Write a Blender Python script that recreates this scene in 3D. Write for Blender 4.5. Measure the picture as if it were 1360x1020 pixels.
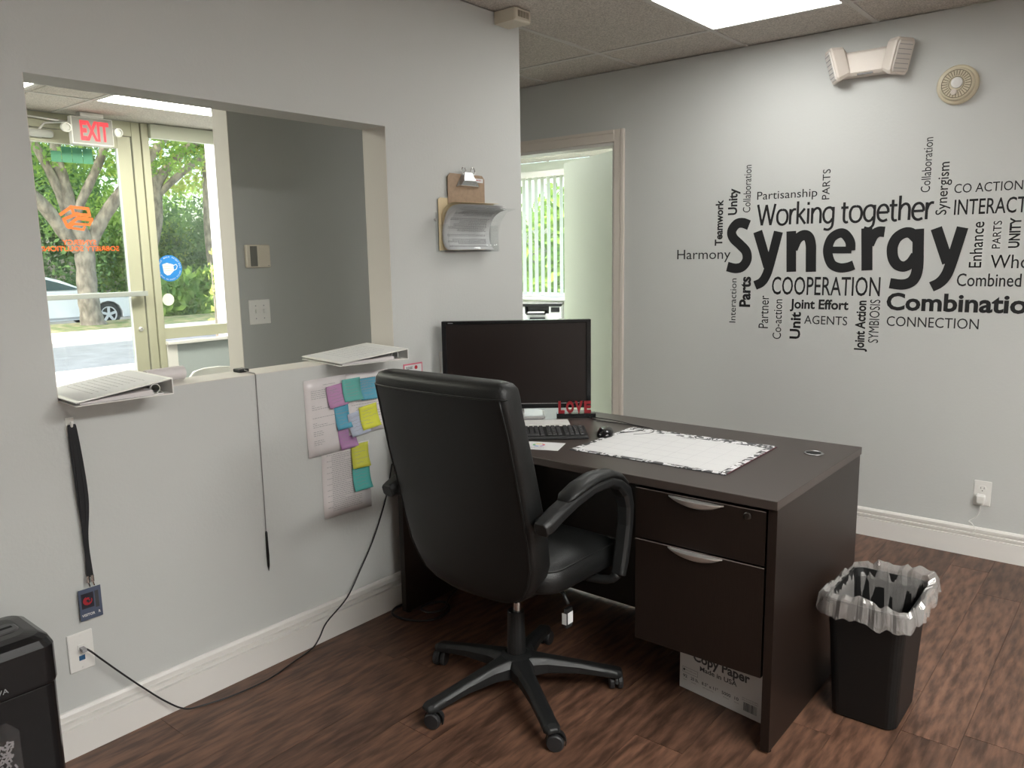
import bpy, math, random
from math import sin, cos, pi, radians
from mathutils import Vector, Matrix
import numpy as np
random.seed(7)
sc = bpy.context.scene
COL = sc.collection
for o in list(bpy.data.objects): bpy.data.objects.remove(o)

# ------------------------------------------------------------------ camera, light, exposure
def setup_camera():
    f, yaw, pit, rol = 1056.04333, 2.25970254, -0.160593815, -0.0164406096
    F = Vector((cos(pit)*cos(yaw), cos(pit)*sin(yaw), sin(pit)))
    R = F.cross(Vector((0, 0, 1))).normalized(); U = R.cross(F)
    c, s = cos(rol), sin(rol)
    R2 = c*R + s*U; U2 = -s*R + c*U
    cd = bpy.data.cameras.new('camera'); cam = bpy.data.objects.new('camera', cd); COL.objects.link(cam)
    cd.sensor_fit = 'HORIZONTAL'; cd.sensor_width = 36; cd.lens = 36*f/1360
    cd.clip_start = 0.05; cd.clip_end = 200
    M = Matrix((R2, U2, -F)).transposed().to_4x4(); M.translation = Vector((2.3355, 0, 1.412))
    cam.matrix_world = M; sc.camera = cam
setup_camera()
vs = sc.view_settings
sc.display_settings.display_device = 'sRGB'
vs.view_transform = 'Standard'; vs.look = 'None'; vs.gamma = 1; vs.use_curve_mapping = False
vs.exposure = 0.0
W = bpy.data.worlds.new('world'); sc.world = W; W.use_nodes = True
nt = W.node_tree; nt.nodes.clear()
sky = nt.nodes.new('ShaderNodeTexSky'); sky.sky_type = 'NISHITA'; sky.sun_disc = False
sky.sun_elevation = radians(55); sky.sun_rotation = radians(160); sky.air_density = 1.2; sky.dust_density = 4.0
bg = nt.nodes.new('ShaderNodeBackground'); bg.inputs[1].default_value = 0.75
wo = nt.nodes.new('ShaderNodeOutputWorld')
nt.links.new(sky.outputs[0], bg.inputs[0]); nt.links.new(bg.outputs[0], wo.inputs[0])
sl = bpy.data.lights.new('sun', 'SUN'); sl.energy = 7; sl.angle = radians(1.0); sl.color = (1, .96, .88)
so = bpy.data.objects.new('sun', sl); COL.objects.link(so)
so.rotation_euler = Vector((0.22, -0.5, 0.84)).to_track_quat('Z', 'Y').to_euler(); so.location = (0, -3, 12)
PANEL = 14.5          # emission of the room's ceiling panels
PANEL_FAR = 36.5
PANEL_LOBBY = 24.0
OFFICE_FILL = 32.0  # emission of the added fill panels in the back office

# ------------------------------------------------------------------ materials
MATS = {}
def mat(name, col, rough=.5, metal=0, bump=0, bscale=60, spec=.5, noise=0, nscale=8, stretch=None, emit=0, coat=0, col2=None, detail=4, randomize=0):
    if name in MATS: return MATS[name]
    m = bpy.data.materials.new(name); m.use_nodes = True; t = m.node_tree
    b = t.nodes['Principled BSDF']
    c4 = (*col, 1)
    b.inputs['Base Color'].default_value = c4; b.inputs['Roughness'].default_value = rough
    b.inputs['Metallic'].default_value = metal; b.inputs['Specular IOR Level'].default_value = spec
    if coat: b.inputs['Coat Weight'].default_value = coat; b.inputs['Coat Roughness'].default_value = .15
    if emit:
        b.inputs['Emission Color'].default_value = c4; b.inputs['Emission Strength'].default_value = emit
    tc = t.nodes.new('ShaderNodeTexCoord'); vec = tc.outputs['Object']
    if stretch:
        mp = t.nodes.new('ShaderNodeMapping'); mp.inputs['Scale'].default_value = stretch
        t.links.new(vec, mp.inputs[0]); vec = mp.outputs[0]
    if randomize:
        oi = t.nodes.new('ShaderNodeObjectInfo'); ad = t.nodes.new('ShaderNodeVectorMath'); ad.operation = 'ADD'
        ml = t.nodes.new('ShaderNodeMath'); ml.operation = 'MULTIPLY'; ml.inputs[1].default_value = 57.0
        t.links.new(oi.outputs['Random'], ml.inputs[0]); t.links.new(vec, ad.inputs[0]); t.links.new(ml.outputs[0], ad.inputs[1]); vec = ad.outputs[0]
    if noise or col2:
        n = t.nodes.new('ShaderNodeTexNoise'); n.inputs['Scale'].default_value = nscale; n.inputs['Detail'].default_value = detail
        t.links.new(vec, n.inputs['Vector'])
        mx = t.nodes.new('ShaderNodeMix'); mx.data_type = 'RGBA'
        rp = t.nodes.new('ShaderNodeMapRange'); rp.inputs[1].default_value = .35; rp.inputs[2].default_value = .65
        t.links.new(n.outputs[0], rp.inputs[0]); t.links.new(rp.outputs[0], mx.inputs[0])
        c2 = col2 if col2 else tuple(c*(1-noise) for c in col)
        mx.inputs[6].default_value = c4; mx.inputs[7].default_value = (*c2, 1)
        out = mx.outputs[2]
        if randomize:
            mm = t.nodes.new('ShaderNodeMapRange'); mm.inputs[3].default_value = 1-randomize; mm.inputs[4].default_value = 1+randomize
            t.links.new(oi.outputs['Random'], mm.inputs[0])
            vm = t.nodes.new('ShaderNodeVectorMath'); vm.operation = 'SCALE'
            t.links.new(out, vm.inputs[0]); t.links.new(mm.outputs[0], vm.inputs['Scale']); out = vm.outputs[0]
        t.links.new(out, b.inputs['Base Color'])
    if bump:
        n2 = t.nodes.new('ShaderNodeTexNoise'); n2.inputs['Scale'].default_value = bscale; n2.inputs['Detail'].default_value = 3
        t.links.new(vec, n2.inputs['Vector'])
        bp = t.nodes.new('ShaderNodeBump'); bp.inputs['Strength'].default_value = bump; bp.inputs['Distance'].default_value = .003
        t.links.new(n2.outputs[0], bp.inputs['Height']); t.links.new(bp.outputs[0], b.inputs['Normal'])
    MATS[name] = m
    return m
def clear_mat(name, tint=(.95, .97, .96), gloss=.06, diffuse=None, dfac=0, rough=.02):
    if name in MATS: return MATS[name]
    m = bpy.data.materials.new(name); m.use_nodes = True; t = m.node_tree; t.nodes.clear()
    o = t.nodes.new('ShaderNodeOutputMaterial'); tr = t.nodes.new('ShaderNodeBsdfTransparent'); tr.inputs[0].default_value = (*tint, 1)
    g = t.nodes.new('ShaderNodeBsdfGlossy'); g.inputs['Roughness'].default_value = rough
    mx = t.nodes.new('ShaderNodeMixShader'); mx.inputs[0].default_value = gloss
    t.links.new(tr.outputs[0], mx.inputs[1]); t.links.new(g.outputs[0], mx.inputs[2]); out = mx.outputs[0]
    if diffuse:
        d = t.nodes.new('ShaderNodeBsdfDiffuse'); d.inputs[0].default_value = (*diffuse, 1)
        m2 = t.nodes.new('ShaderNodeMixShader'); m2.inputs[0].default_value = dfac
        t.links.new(out, m2.inputs[1]); t.links.new(d.outputs[0], m2.inputs[2]); out = m2.outputs[0]
    t.links.new(out, o.inputs[0]); MATS[name] = m
    return m
def leaf_mat(name, c1, c2, sc_=1.5):
    m = bpy.data.materials.new(name); m.use_nodes = True; t = m.node_tree; t.nodes.clear()
    o = t.nodes.new('ShaderNodeOutputMaterial'); d = t.nodes.new('ShaderNodeBsdfDiffuse'); tr = t.nodes.new('ShaderNodeBsdfTranslucent')
    tc = t.nodes.new('ShaderNodeTexCoord'); n = t.nodes.new('ShaderNodeTexNoise'); n.inputs['Scale'].default_value = sc_; n.inputs['Detail'].default_value = 6
    t.links.new(tc.outputs['Object'], n.inputs['Vector'])
    rp = t.nodes.new('ShaderNodeMapRange'); rp.inputs[1].default_value = .38; rp.inputs[2].default_value = .62; t.links.new(n.outputs[0], rp.inputs[0])
    mx = t.nodes.new('ShaderNodeMix'); mx.data_type = 'RGBA'; mx.inputs[6].default_value = (*c1, 1); mx.inputs[7].default_value = (*c2, 1)
    t.links.new(rp.outputs[0], mx.inputs[0]); t.links.new(mx.outputs[2], d.inputs[0]); t.links.new(mx.outputs[2], tr.inputs[0])
    ms = t.nodes.new('ShaderNodeMixShader'); ms.inputs[0].default_value = .45
    t.links.new(d.outputs[0], ms.inputs[1]); t.links.new(tr.outputs[0], ms.inputs[2]); t.links.new(ms.outputs[0], o.inputs[0])
    MATS[name] = m
    return m

wallp = mat('wall_paint', (.535, .545, .53), .6, bump=.18, bscale=90, spec=.3)
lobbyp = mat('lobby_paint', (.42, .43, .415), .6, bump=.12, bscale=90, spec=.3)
bouncep = mat('bounce_paint', (.80, .79, .77), .6)  # unseen walls kept pale to bounce light into the room
officep = mat('office_paint', (.72, .76, .68), .6, spec=.3)
revealp = mat('reveal_lit_paint', (.62, .59, .55), .6, spec=.3, bump=.1, bscale=60)  # wall tone lightened and warmed: the jambs' brighter light is in the colour
white = mat('white_trim', (.74, .72, .69), .35)
tilem = mat('ceiling_tile', (.68, .635, .58), .9, bump=1.0, bscale=160, noise=.38, nscale=170, detail=2, spec=.1)
tbar = mat('grid_white', (.55, .53, .50), .5)
plank = mat('vinyl_plank', (.165, .084, .054), .44, noise=.66, nscale=9, stretch=(5.5, .9, 1), bump=.12, bscale=30, randomize=.22, detail=8)
subfl = mat('subfloor', (.02, .012, .009), .8)
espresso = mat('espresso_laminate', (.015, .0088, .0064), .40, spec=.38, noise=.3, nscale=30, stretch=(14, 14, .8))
esp_sheen = mat('espresso_sheen', (.050, .038, .033), .38)  # laminate lightened: the reflected sheen on the desktop is in the colour
leather = mat('black_leather', (.0065, .007, .007), .46, spec=.42, bump=.25, bscale=350)
plastic = mat('black_plastic', (.010, .0105, .0108), .45, spec=.42, bump=.1, bscale=400)
glossblack = mat('gloss_black', (.008, .008, .009), .18)
chrome = mat('chrome', (.75, .75, .75), .18, metal=1)
satin = mat('satin_metal', (.74, .73, .71), .42, metal=.75)
paper = mat('paper', (.66, .66, .665), .7)
ink = mat('ink', (.05, .05, .055), .7)
greyink = mat('grey_ink', (.30, .30, .31), .8)
redink = mat('red_ink', (.45, .02, .03), .6)
beige = mat('beige_plastic', (.62, .57, .47), .45)
almond = mat('almond_plastic', (.66, .60, .54), .45)
whitepl = mat('white_plastic', (.76, .75, .72), .35)
glassm = clear_mat('pane_glass', (.95, .98, .96), .07)
acrylic = clear_mat('clear_acrylic', (.96, .97, .97), .05)
vinyl = mat('black_vinyl', (.013, .013, .014), .55, spec=.35)

# ------------------------------------------------------------------ mesh builder
class MB:
    def __init__(s): s.v = []; s.f = []
    def add(s, vs_, fs):
        k = len(s.v); s.v += [tuple(v) for v in vs_]; s.f += [tuple(i+k for i in f) for f in fs]; return s
    def box(s, x0, x1, y0, y1, z0, z1):
        v = [(x, y, z) for z in (z0, z1) for y in (y0, y1) for x in (x0, x1)]
        return s.add(v, [(0, 2, 3, 1), (4, 5, 7, 6), (0, 1, 5, 4), (2, 6, 7, 3), (0, 4, 6, 2), (1, 3, 7, 5)])
    def obox(s, c, ax, ay, az, hx, hy, hz):
        c, ax, ay, az = Vector(c), Vector(ax), Vector(ay), Vector(az)
        v = [c + ax*hx*i + ay*hy*j + az*hz*k for k in (-1, 1) for j in (-1, 1) for i in (-1, 1)]
        return s.add(v, [(0, 2, 3, 1), (4, 5, 7, 6), (0, 1, 5, 4), (2, 6, 7, 3), (0, 4, 6, 2), (1, 3, 7, 5)])
    def loft(s, rings, cap0=True, cap1=True, closed=True):
        n = len(rings[0]); vs_ = [p for r in rings for p in r]; fs = []
        for i in range(len(rings)-1):
            for j in range(n if closed else n-1):
                a = i*n+j; b = i*n+(j+1) % n; fs.append((a, b, b+n, a+n))
        if cap0: fs.append(tuple(reversed(range(n))))
        if cap1: fs.append(tuple(range((len(rings)-1)*n, len(rings)*n)))
        return s.add(vs_, fs)
    def tube(s, path, r, seg=8, cap=True):
        P = [Vector(p) for p in path]; rr = r if isinstance(r, (list, tuple)) else [r]*len(P)
        T = [(P[min(i+1, len(P)-1)]-P[max(i-1, 0)]).normalized() for i in range(len(P))]
        up = Vector((0, 0, 1)) if abs(T[0].z) < .9 else Vector((1, 0, 0))
        N = (up - T[0]*up.dot(T[0])).normalized(); rings = []
        for i, p in enumerate(P):
            N = (N - T[i]*N.dot(T[i])).normalized(); B = T[i].cross(N)
            rings.append([p + (N*cos(2*pi*k/seg) + B*sin(2*pi*k/seg))*rr[i] for k in range(seg)])
        return s.loft(rings, cap, cap)
    def cyl(s, c, axis, r, h, seg=20, r2=None):
        c, a = Vector(c), Vector(axis).normalized()
        r2 = r if r2 is None else r2
        up = Vector((0, 0, 1)) if abs(a.z) < .9 else Vector((1, 0, 0)); N = (up-a*up.dot(a)).normalized(); B = a.cross(N)
        rings = [[c + a*d + (N*cos(2*pi*k/seg)+B*sin(2*pi*k/seg))*q for k in range(seg)] for d, q in ((0, r), (h, r2))]
        return s.loft(rings)
    def lathe(s, c, axis, prof, seg=24, cap0=True, cap1=True):
        c, a = Vector(c), Vector(axis).normalized()
        up = Vector((0, 0, 1)) if abs(a.z) < .9 else Vector((1, 0, 0)); N = (up-a*up.dot(a)).normalized(); B = a.cross(N)
        return s.loft([[c + a*h + (N*cos(2*pi*k/seg)+B*sin(2*pi*k/seg))*r for k in range(seg)] for r, h in prof], cap0, cap1)
    def prism(s, pts, fn, d0, d1):
        return s.loft([[fn(u, v, d) for u, v in pts] for d in (d0, d1)])
    def quad(s, a, b, c, d): return s.add([a, b, c, d], [(0, 1, 2, 3)])
    def build(s, name, m, parent=None, smooth=False, bevel=0, sub=0, label=None, loc=None, solid=0, segs=2):
        me = bpy.data.meshes.new(name); me.from_pydata([tuple(v) for v in s.v], [], s.f); me.validate()
        if isinstance(m, (list, tuple)):
            for q in m: me.materials.append(q)
        else: me.materials.append(m)
        if smooth: me.polygons.foreach_set('use_smooth', [True]*len(me.polygons))
        me.update()
        o = bpy.data.objects.new(name, me); COL.objects.link(o)
        if parent: o.parent = parent
        if loc: o.location = loc
        if solid:
            q = o.modifiers.new('thickness', 'SOLIDIFY'); q.thickness = solid; q.offset = 0
        if bevel:
            q = o.modifiers.new('bevel', 'BEVEL'); q.width = bevel; q.segments = segs; q.limit_method = 'ANGLE'; q.angle_limit = radians(40)
        if sub:
            q = o.modifiers.new('subsurf', 'SUBSURF'); q.levels = q.render_levels = sub
        if label: o['label'] = label
        return o
def box(name, m, parent, *a, **k): return MB().box(*a).build(name, m, parent, **k)
def thing(name, label, cat, loc=(0, 0, 0), rz=0, group=None):
    o = bpy.data.objects.new(name, None); COL.objects.link(o); o.empty_display_size = .1
    o.location = loc; o.rotation_euler = (0, 0, rz); o['label'] = label; o['category'] = cat
    if group: o['group'] = group
    return o
def tag(o, label, cat, group=None):
    o['label'] = label; o['category'] = cat
    if group: o['group'] = group
    return o
def structure(o, label=None, cat=None):
    o['kind'] = 'structure'
    if label: o['label'] = label
    if cat: o['category'] = cat
    return o
def sempty(name, label, cat, loc=(0, 0, 0), rz=0):
    return structure(thing(name, label, cat, loc, rz))
def spline(pts, n=6):
    P = [Vector(p) for p in pts]; P = [P[0]*2-P[1]] + P + [P[-1]*2-P[-2]]; out = []
    for i in range(1, len(P)-2):
        for k in range(n):
            t = k/n; a, b, c, d = P[i-1:i+3]
            out.append(.5*((2*b)+(-a+c)*t+(2*a-5*b+4*c-d)*t*t+(-a+3*b-3*c+d)*t**3))
    out.append(P[-2]); return out
def rrect(hx, hy, r, z, n=4, cx=0, cy=0):
    out = []
    for q, (sx, sy) in enumerate(((1, 1), (-1, 1), (-1, -1), (1, -1))):
        for k in range(n+1):
            a = (q + k/n)*pi/2; out.append((cx+sx*(hx-r)+r*cos(a), cy+sy*(hy-r)+r*sin(a), z))
    return out
# text as flat mesh
_tc = {}
def glyphs(s, off=0.0):
    key = (s, off)
    if key in _tc: return _tc[key]
    cu = bpy.data.curves.new('tmp', 'FONT'); cu.body = s; cu.size = 1; cu.offset = off; cu.resolution_u = 3; cu.fill_mode = 'FRONT'
    o = bpy.data.objects.new('tmp', cu); COL.objects.link(o)
    dg = bpy.context.evaluated_depsgraph_get(); me = bpy.data.meshes.new_from_object(o.evaluated_get(dg))
    v = [(p.co.x, p.co.y) for p in me.vertices]; f = [tuple(p.vertices) for p in me.polygons]
    bpy.data.objects.remove(o); bpy.data.curves.remove(cu); bpy.data.meshes.remove(me)
    _tc[key] = (v, f); return v, f
def text(mb, s, O, U, V, w, h, off=0.0, sub=None, center=False):
    """letters fitted to width w (of sub, or of s) and cap height h, origin at baseline left"""
    v, f = glyphs(s, off)
    hx = glyphs('H', off)[0]; ch = max(p[1] for p in hx)
    x0 = min(p[0] for p in v)
    ref = glyphs(sub, off)[0] if sub else v
    ww = max(p[0] for p in ref)-min(p[0] for p in ref)
    O, U, V = Vector(O), Vector(U), Vector(V); kx = (w/ww) if w else h/ch; ky = h/ch
    if center: O = O - U*(max(p[0] for p in v)-x0)*kx/2
    mb.add([O + U*(p[0]-x0)*kx + V*p[1]*ky for p in v], f)
    return mb
def scribble(mb, O, U, V, w, rows, dz, h=.0016, seed=1, fill=.85, indent=0):
    """rows of small word-like dashes (illegible print)"""
    rnd = random.Random(seed); O, U, V = Vector(O), Vector(U), Vector(V)
    for r in range(rows):
        x = indent*w*(r % 3 != 0); end = w*rnd.uniform(.45, 1)*fill if r % 4 == 3 else w*fill
        while x < end:
            l = rnd.uniform(.004, .013)
            a = O + U*x - V*(r*dz); b = O + U*min(x+l, end) - V*(r*dz)
            mb.quad(a, b, b+V*h, a+V*h); x += l+.0025
def polyline2(mb, pts, th, O, U, V):
    O, U, V = Vector(O), Vector(U), Vector(V)
    W_ = U.cross(V).normalized()
    for q, (a, b) in enumerate(zip(pts[:-1], pts[1:])):
        O = O + W_*.00006
        A = O+U*a[0]+V*a[1]; B = O+U*b[0]+V*b[1]; d = (B-A).normalized(); n = U.cross(V).normalized().cross(d)*th/2
        A = A-d*th*.4; B = B+d*th*.4
        mb.quad(A-n, B-n, B+n, A+n)

CEIL = 2.44; YM = 4.069; YE = 2.925
# ------------------------------------------------------------------ room shell
# floor of planks
fl = sempty('floor', 'dark reddish brown vinyl plank floor', 'floor')
box('subfloor', subfl, fl, -3.9, 4.82, -2.95, 7.5, -.1, -.006)
pw, plen = .152, 1.22
pmb = MB().box(0, pw-.0012, 0, plen-.0012, -.006, 0)
proto = None; rnd = random.Random(3)
i = 0
for ix in range(60):
    x = -1.05 + ix*pw; off = rnd.uniform(0, plen); y = -2.8-off
    if x > 4.7: break
    while y < YM:
        full = (y >= -2.8 and y+plen <= YM)
        if x < -.06 and y+plen < 1.9: y += plen; continue
        if full:
            if proto is None: proto = pmb.build('plank', plank, fl, loc=(x, y, 0)); 
            else:
                c = proto.copy(); COL.objects.link(c); c.parent = fl; c.location = (x, y, 0)
        else:
            a, b = max(y, -2.8), min(y+plen-.0012, YM)
            if b-a > .01: MB().box(0, pw-.0012, 0, b-a, -.006, 0).build('plank', plank, fl, loc=(x, a, 0))
        y += plen
carpet = mat('lobby_floor_mat', (.22, .2, .18), .9, noise=.3, nscale=40)
box('lobby_floor', carpet, fl, -3.77, -1.06, -2.8, YM, -.006, .001)
box('office_floor', mat('office_bounce_floor', (.5, .5, .46), .9), fl, -3.77, 1.5, YM+.12, 7.36, -.006, .001)  # unseen office floor made pale to bounce light onto its ceiling

# left wall with the reception opening
wl = MB(); OY0, OY1, OZ0, OZ1 = .869, 2.11, 1.033, 1.899
wl.box(-.13, 0, -2.8, OY0, 0, CEIL).box(-.13, 0, OY1, YE, 0, CEIL).box(-.13, 0, OY0, OY1, 0, OZ0-.002).box(-.13, 0, OY0, OY1, OZ1, CEIL)
structure(wl.build('wall_left', wallp), 'grey partition wall with the open reception window', 'wall')
jm = MB().box(-.1305, -.0005, OY1-.002, OY1+.0, OZ0, OZ1).box(-.1305, -.0005, OY0, OY0+.002, OZ0, OZ1).box(-.131, .0006, OY0+.001, OY1-.001, OZ0-.002, OZ0)
structure(jm.build('trim_1', revealp), 'jambs and sill of the reception opening, brighter light in their colour', 'trim')
# mural wall with door opening
DX0, DX1, DZ = -1.075, -.213, 2.05
wm = MB().box(-3.9, DX0, YM, YM+.12, 0, CEIL).box(DX1, 4.8, YM, YM+.12, 0, CEIL).box(DX0, DX1, YM, YM+.12, DZ, CEIL)
structure(wm.build('wall_back', wallp), 'light grey wall carrying the word mural', 'wall')
structure(box('wall_right', bouncep, None, 4.7, 4.8, -2.8, YM, 0, CEIL), 'unseen side wall right of the camera, pale to bounce light', 'wall')
structure(box('wall_front', bouncep, None, -3.9, 4.8, -2.9, -2.8, 0, CEIL), 'unseen wall behind the camera, pale to bounce light', 'wall')
structure(box('wall_lobby', lobbyp, None, -1.12, -1.0, 2.069, YM, 0, CEIL), 'darker grey lobby wall seen through the reception opening', 'wall')
structure(box('trim_2', revealp, None, -1.121, -.9995, 2.066, 2.069, 0, CEIL), 'end of the lobby wall, brighter light in its colour', 'trim')
# office shell
ow = MB().box(1.5, 1.6, YM+.12, 7.46, 0, CEIL).box(-3.9, -3.78, YM+.12, 7.46, 0, CEIL)
WX0, WX1, WZ0, WZ1 = -3.66, -2.2, .94, 2.30
ow.box(-3.78, WX0, 7.36, 7.46, 0, CEIL).box(WX1, 1.5, 7.36, 7.46, 0, CEIL).box(WX0, WX1, 7.36, 7.46, 0, WZ0).box(WX0, WX1, 7.36, 7.46, WZ1, CEIL)
structure(ow.build('wall_office', officep), 'pale greenish walls of the office beyond the doorway', 'wall')

# ---- ceiling: grid bars and lay-in tiles
ce = sempty('ceiling', 'suspended ceiling of speckled mineral tiles in a metal grid', 'ceiling')
box('ceiling_deck', tbar, ce, -3.95, 4.85, -2.95, 7.5, CEIL+.08, CEIL+.14)
box('sun_block_roof', tbar, ce, -4.0, 4.9, -3.0, 7.6, CEIL+.3, CEIL+.45)  # unseen slab added to block the sun and the sky
LIGHTS = [(.565, 1.19, 3.042, 3.667), (3.065, 3.69, 1.167, 2.417), (3.065, 3.69, -.083, 1.167)]
tprotos = {}
def tile(x0, x1, y0, y1):
    w, d = round(x1-x0, 4), round(y1-y0, 4)
    if w < .03 or d < .03: return
    if (w, d) not in tprotos:
        tprotos[(w, d)] = MB().box(0, w, 0, d, .003, .015).build('ceiling_tile', tilem, ce, loc=(x0, y0, CEIL))
    else:
        c = tprotos[(w, d)].copy(); COL.objects.link(c); c.parent = ce; c.location = (x0, y0, CEIL)
def grid(xs, ys, lights, xmin, xmax, ymin, ymax):
    for a, b in zip(xs[:-1], xs[1:]):
        for c, d in zip(ys[:-1], ys[1:]):
            if any(abs(a-L[0]) < .05 and abs(c-L[2]) < .05 for L in lights): continue
            tile(a+.003, b-.003, c+.003, d-.003)
    for x in xs[1:-1]: box('grid_bar', tbar, ce, x-.012, x+.012, ymin, ymax, CEIL-.001, CEIL+.004)
    for y in ys[1:-1]: box('grid_bar', tbar, ce, xmin, xmax, y-.012, y+.012, CEIL-.0012, CEIL+.004)
XS = [-1.0, -.69, -.065, .565, 1.19, 1.815, 2.44, 3.065, 3.69, 4.315, 4.7]
YS = [-2.8, -2.583, -1.333, -.083, 1.167, 2.417, 3.667, YM]
for i, (a, b) in enumerate(zip([0]+XS[3:-1], XS[3:])):
    for c, d in zip(YS[:-1], YS[1:]):
        if any(abs(a-L[0]) < .05 and abs(d-L[3]) < .05 for L in LIGHTS):
            if c == 2.417: tile(a+.003, b-.003, c+.003, 3.042)
            continue
        if i == 0 and c == 2.417: tile(a, b-.003, c+.003, YE)
        elif i == 0 and c > 2.5: tile(-.065, b-.003, c+.003, d-.003)
        else: tile(a+.003, b-.003, c+.003, d-.003)
tile(-.065, .562, YE, 3.664)
for x in XS[3:-1]: box('grid_bar', tbar, ce, x-.012, x+.012, -2.8, YM, CEIL-.001, CEIL+.004)
for y in YS[1:-1]: box('grid_bar', tbar, ce, -1.0 if y > 3 else 0, 4.7, y-.012, y+.012, CEIL-.0012, CEIL+.004)
for x in (-.69, -.065): box('grid_bar', tbar, ce, x-.012, x+.012, YE, YM, CEIL-.001, CEIL+.004)
for a, b in ((-1.0, -.69), (-.69, -.065)):
    tile(a+.003, b-.003, YE, 3.664); tile(a+.003, b-.003, 3.67, YM)
LL = [(-3.13, -2.52, 2.43, 3.65), (-3.13, -2.52, .79, 2.01), (-1.91, -1.3, -.43, .79)]
grid([-3.77, -3.13, -2.52, -1.91, -1.3, -.13], [-2.8, -1.65, -.43, .79, 2.01, 2.067], LL, -3.77, -.13, -2.8, 2.067)
grid([-3.77, -3.13, -2.52, -1.91, -1.12], [2.067, 2.43, 3.65, YM], LL, -3.77, -1.12, 2.067, YM)
grid([-1.0, -.565, -.13], [2.067, YE], [], -1, -.13, 2.067, YE)
grid([-3.78, -3.15, -2.54, -1.93, -1.32, -.71, -.1, .51, 1.12, 1.5], [YM+.12, 5.2, 6.42, 7.36], [(-3.15, 0, YM+.12, 0), (-1.93, 0, 5.2, 0), (-3.15, 0, 5.2, 0)], -3.78, 1.5, YM+.12, 7.36)

def panel_mat(name, e, tint):
    m = bpy.data.materials.new(name); m.use_nodes = True; t = m.node_tree; t.nodes.clear()
    o = t.nodes.new('ShaderNodeOutputMaterial'); em = t.nodes.new('ShaderNodeEmission'); em.inputs[0].default_value = (*tint, 1); em.inputs[1].default_value = e
    t.links.new(em.outputs[0], o.inputs[0]); return m
def fixture(x0, x1, y0, y1, label, m):
    t = thing('ceiling_light', label, 'light', ((x0+x1)/2, (y0+y1)/2, CEIL), group='recessed ceiling light panels')
    w, d = (x1-x0)/2-.004, (y1-y0)/2-.004
    fr = MB()
    for a in ((-w, w, -d, -d+.018), (-w, w, d-.018, d), (-w, -w+.018, -d+.018, d-.018), (w-.018, w, -d+.018, d-.018)):
        fr.box(*a, -.004, .006)
    fr.build('frame', tbar, t)
    box('diffuser', m, t, -w+.018, w-.018, -d+.018, d-.018, -.001, .003)
    box('housing', tbar, t, -w, w, -d, d, .006, .07)
pm1 = panel_mat('panel_room', PANEL, (1, .995, .955)); pm4 = panel_mat('panel_rear', PANEL_FAR, (1, .995, .955)); pm2 = panel_mat('panel_lobby', PANEL_LOBBY, (1, 1, .86)); pm_fill = panel_mat('office_fill', OFFICE_FILL, (.96, 1, .95))
fixture(*LIGHTS[0], 'large bright light panel in the ceiling near the word mural', pm1)
fixture(*LIGHTS[1], 'bright light panel in the ceiling right of the camera', pm4)
fixture(*LIGHTS[2], 'bright light panel in the far ceiling corner behind the camera', pm4)
fixture(*LL[0], 'bright light panel in the lobby ceiling beside the exit sign', pm2)
fixture(*LL[1], 'bright light panel in the lobby ceiling over the entrance door', pm2)
fixture(*LL[2], 'unseen fill panel added in the lobby ceiling close to the reception', pm2)  # extra panel added to brighten the jamb of the opening
fixture(-1.93, -1.32, 5.2, 6.42, 'unseen fill panel added in the back office ceiling behind the open door', pm_fill)  # hidden panel added to light the blinds and window wall
fixture(-3.15, -2.54, 5.2, 6.42, 'unseen fill panel added in the back office ceiling close to the blinds', pm_fill)  # second hidden panel added for the blinds
fixture(-3.15, -2.54, 4.2, 5.2, 'unseen fill panel added in the ceiling of the back office', pm_fill)  # hidden panel added to brighten the open door leaf

# ---- baseboards
bbp = [(0, 0), (.017, 0), (.018, .090), (.006, .0905), (.006, .098), (.015, .101), (.015, .109), (.003, .1095), (.003, .118), (.012, .121), (.012, .131), (.006, .139), (0, .140)]
structure(MB().prism(bbp, lambda u, v, d: (u, d, v), -2.75, YE+.0).prism(bbp, lambda u, v, d: (d, YE+u, v), -.13, 0).build('baseboard_left', white), 'tall white moulded baseboard under the reception opening', 'baseboard')
structure(MB().prism(bbp, lambda u, v, d: (d, YM-u, v), -.145, 4.68).build('baseboard_back', white), 'tall white moulded baseboard under the word mural', 'baseboard')
# ---- door casing of the far doorway
cas = MB(); cw = .066
prof = [(0, 0), (.012, 0), (.014, .045), (.019, .05), (.019, cw), (0, cw)]   # (depth, width)
for sgn, x in ((1, DX1), (-1, DX0)):
    cas.prism(prof, lambda u, v, d, sgn=sgn, x=x: (x+sgn*v, YM-u, d), 0, DZ+cw)
cas.prism(prof, lambda u, v, d: (d, YM-u, DZ+v), DX0, DX1)
structure(cas.build('trim_3', almond), 'pinkish white casing around the far doorway', 'trim')
jb = MB().box(DX1-.018, DX1, YM, YM+.12, 0, DZ).box(DX0, DX0+.018, YM, YM+.12, 0, DZ).box(DX0+.018, DX1-.018, YM, YM+.12, DZ-.018, DZ)
structure(jb.build('trim_4', white), 'white door lining inside the far doorway', 'trim')
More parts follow.
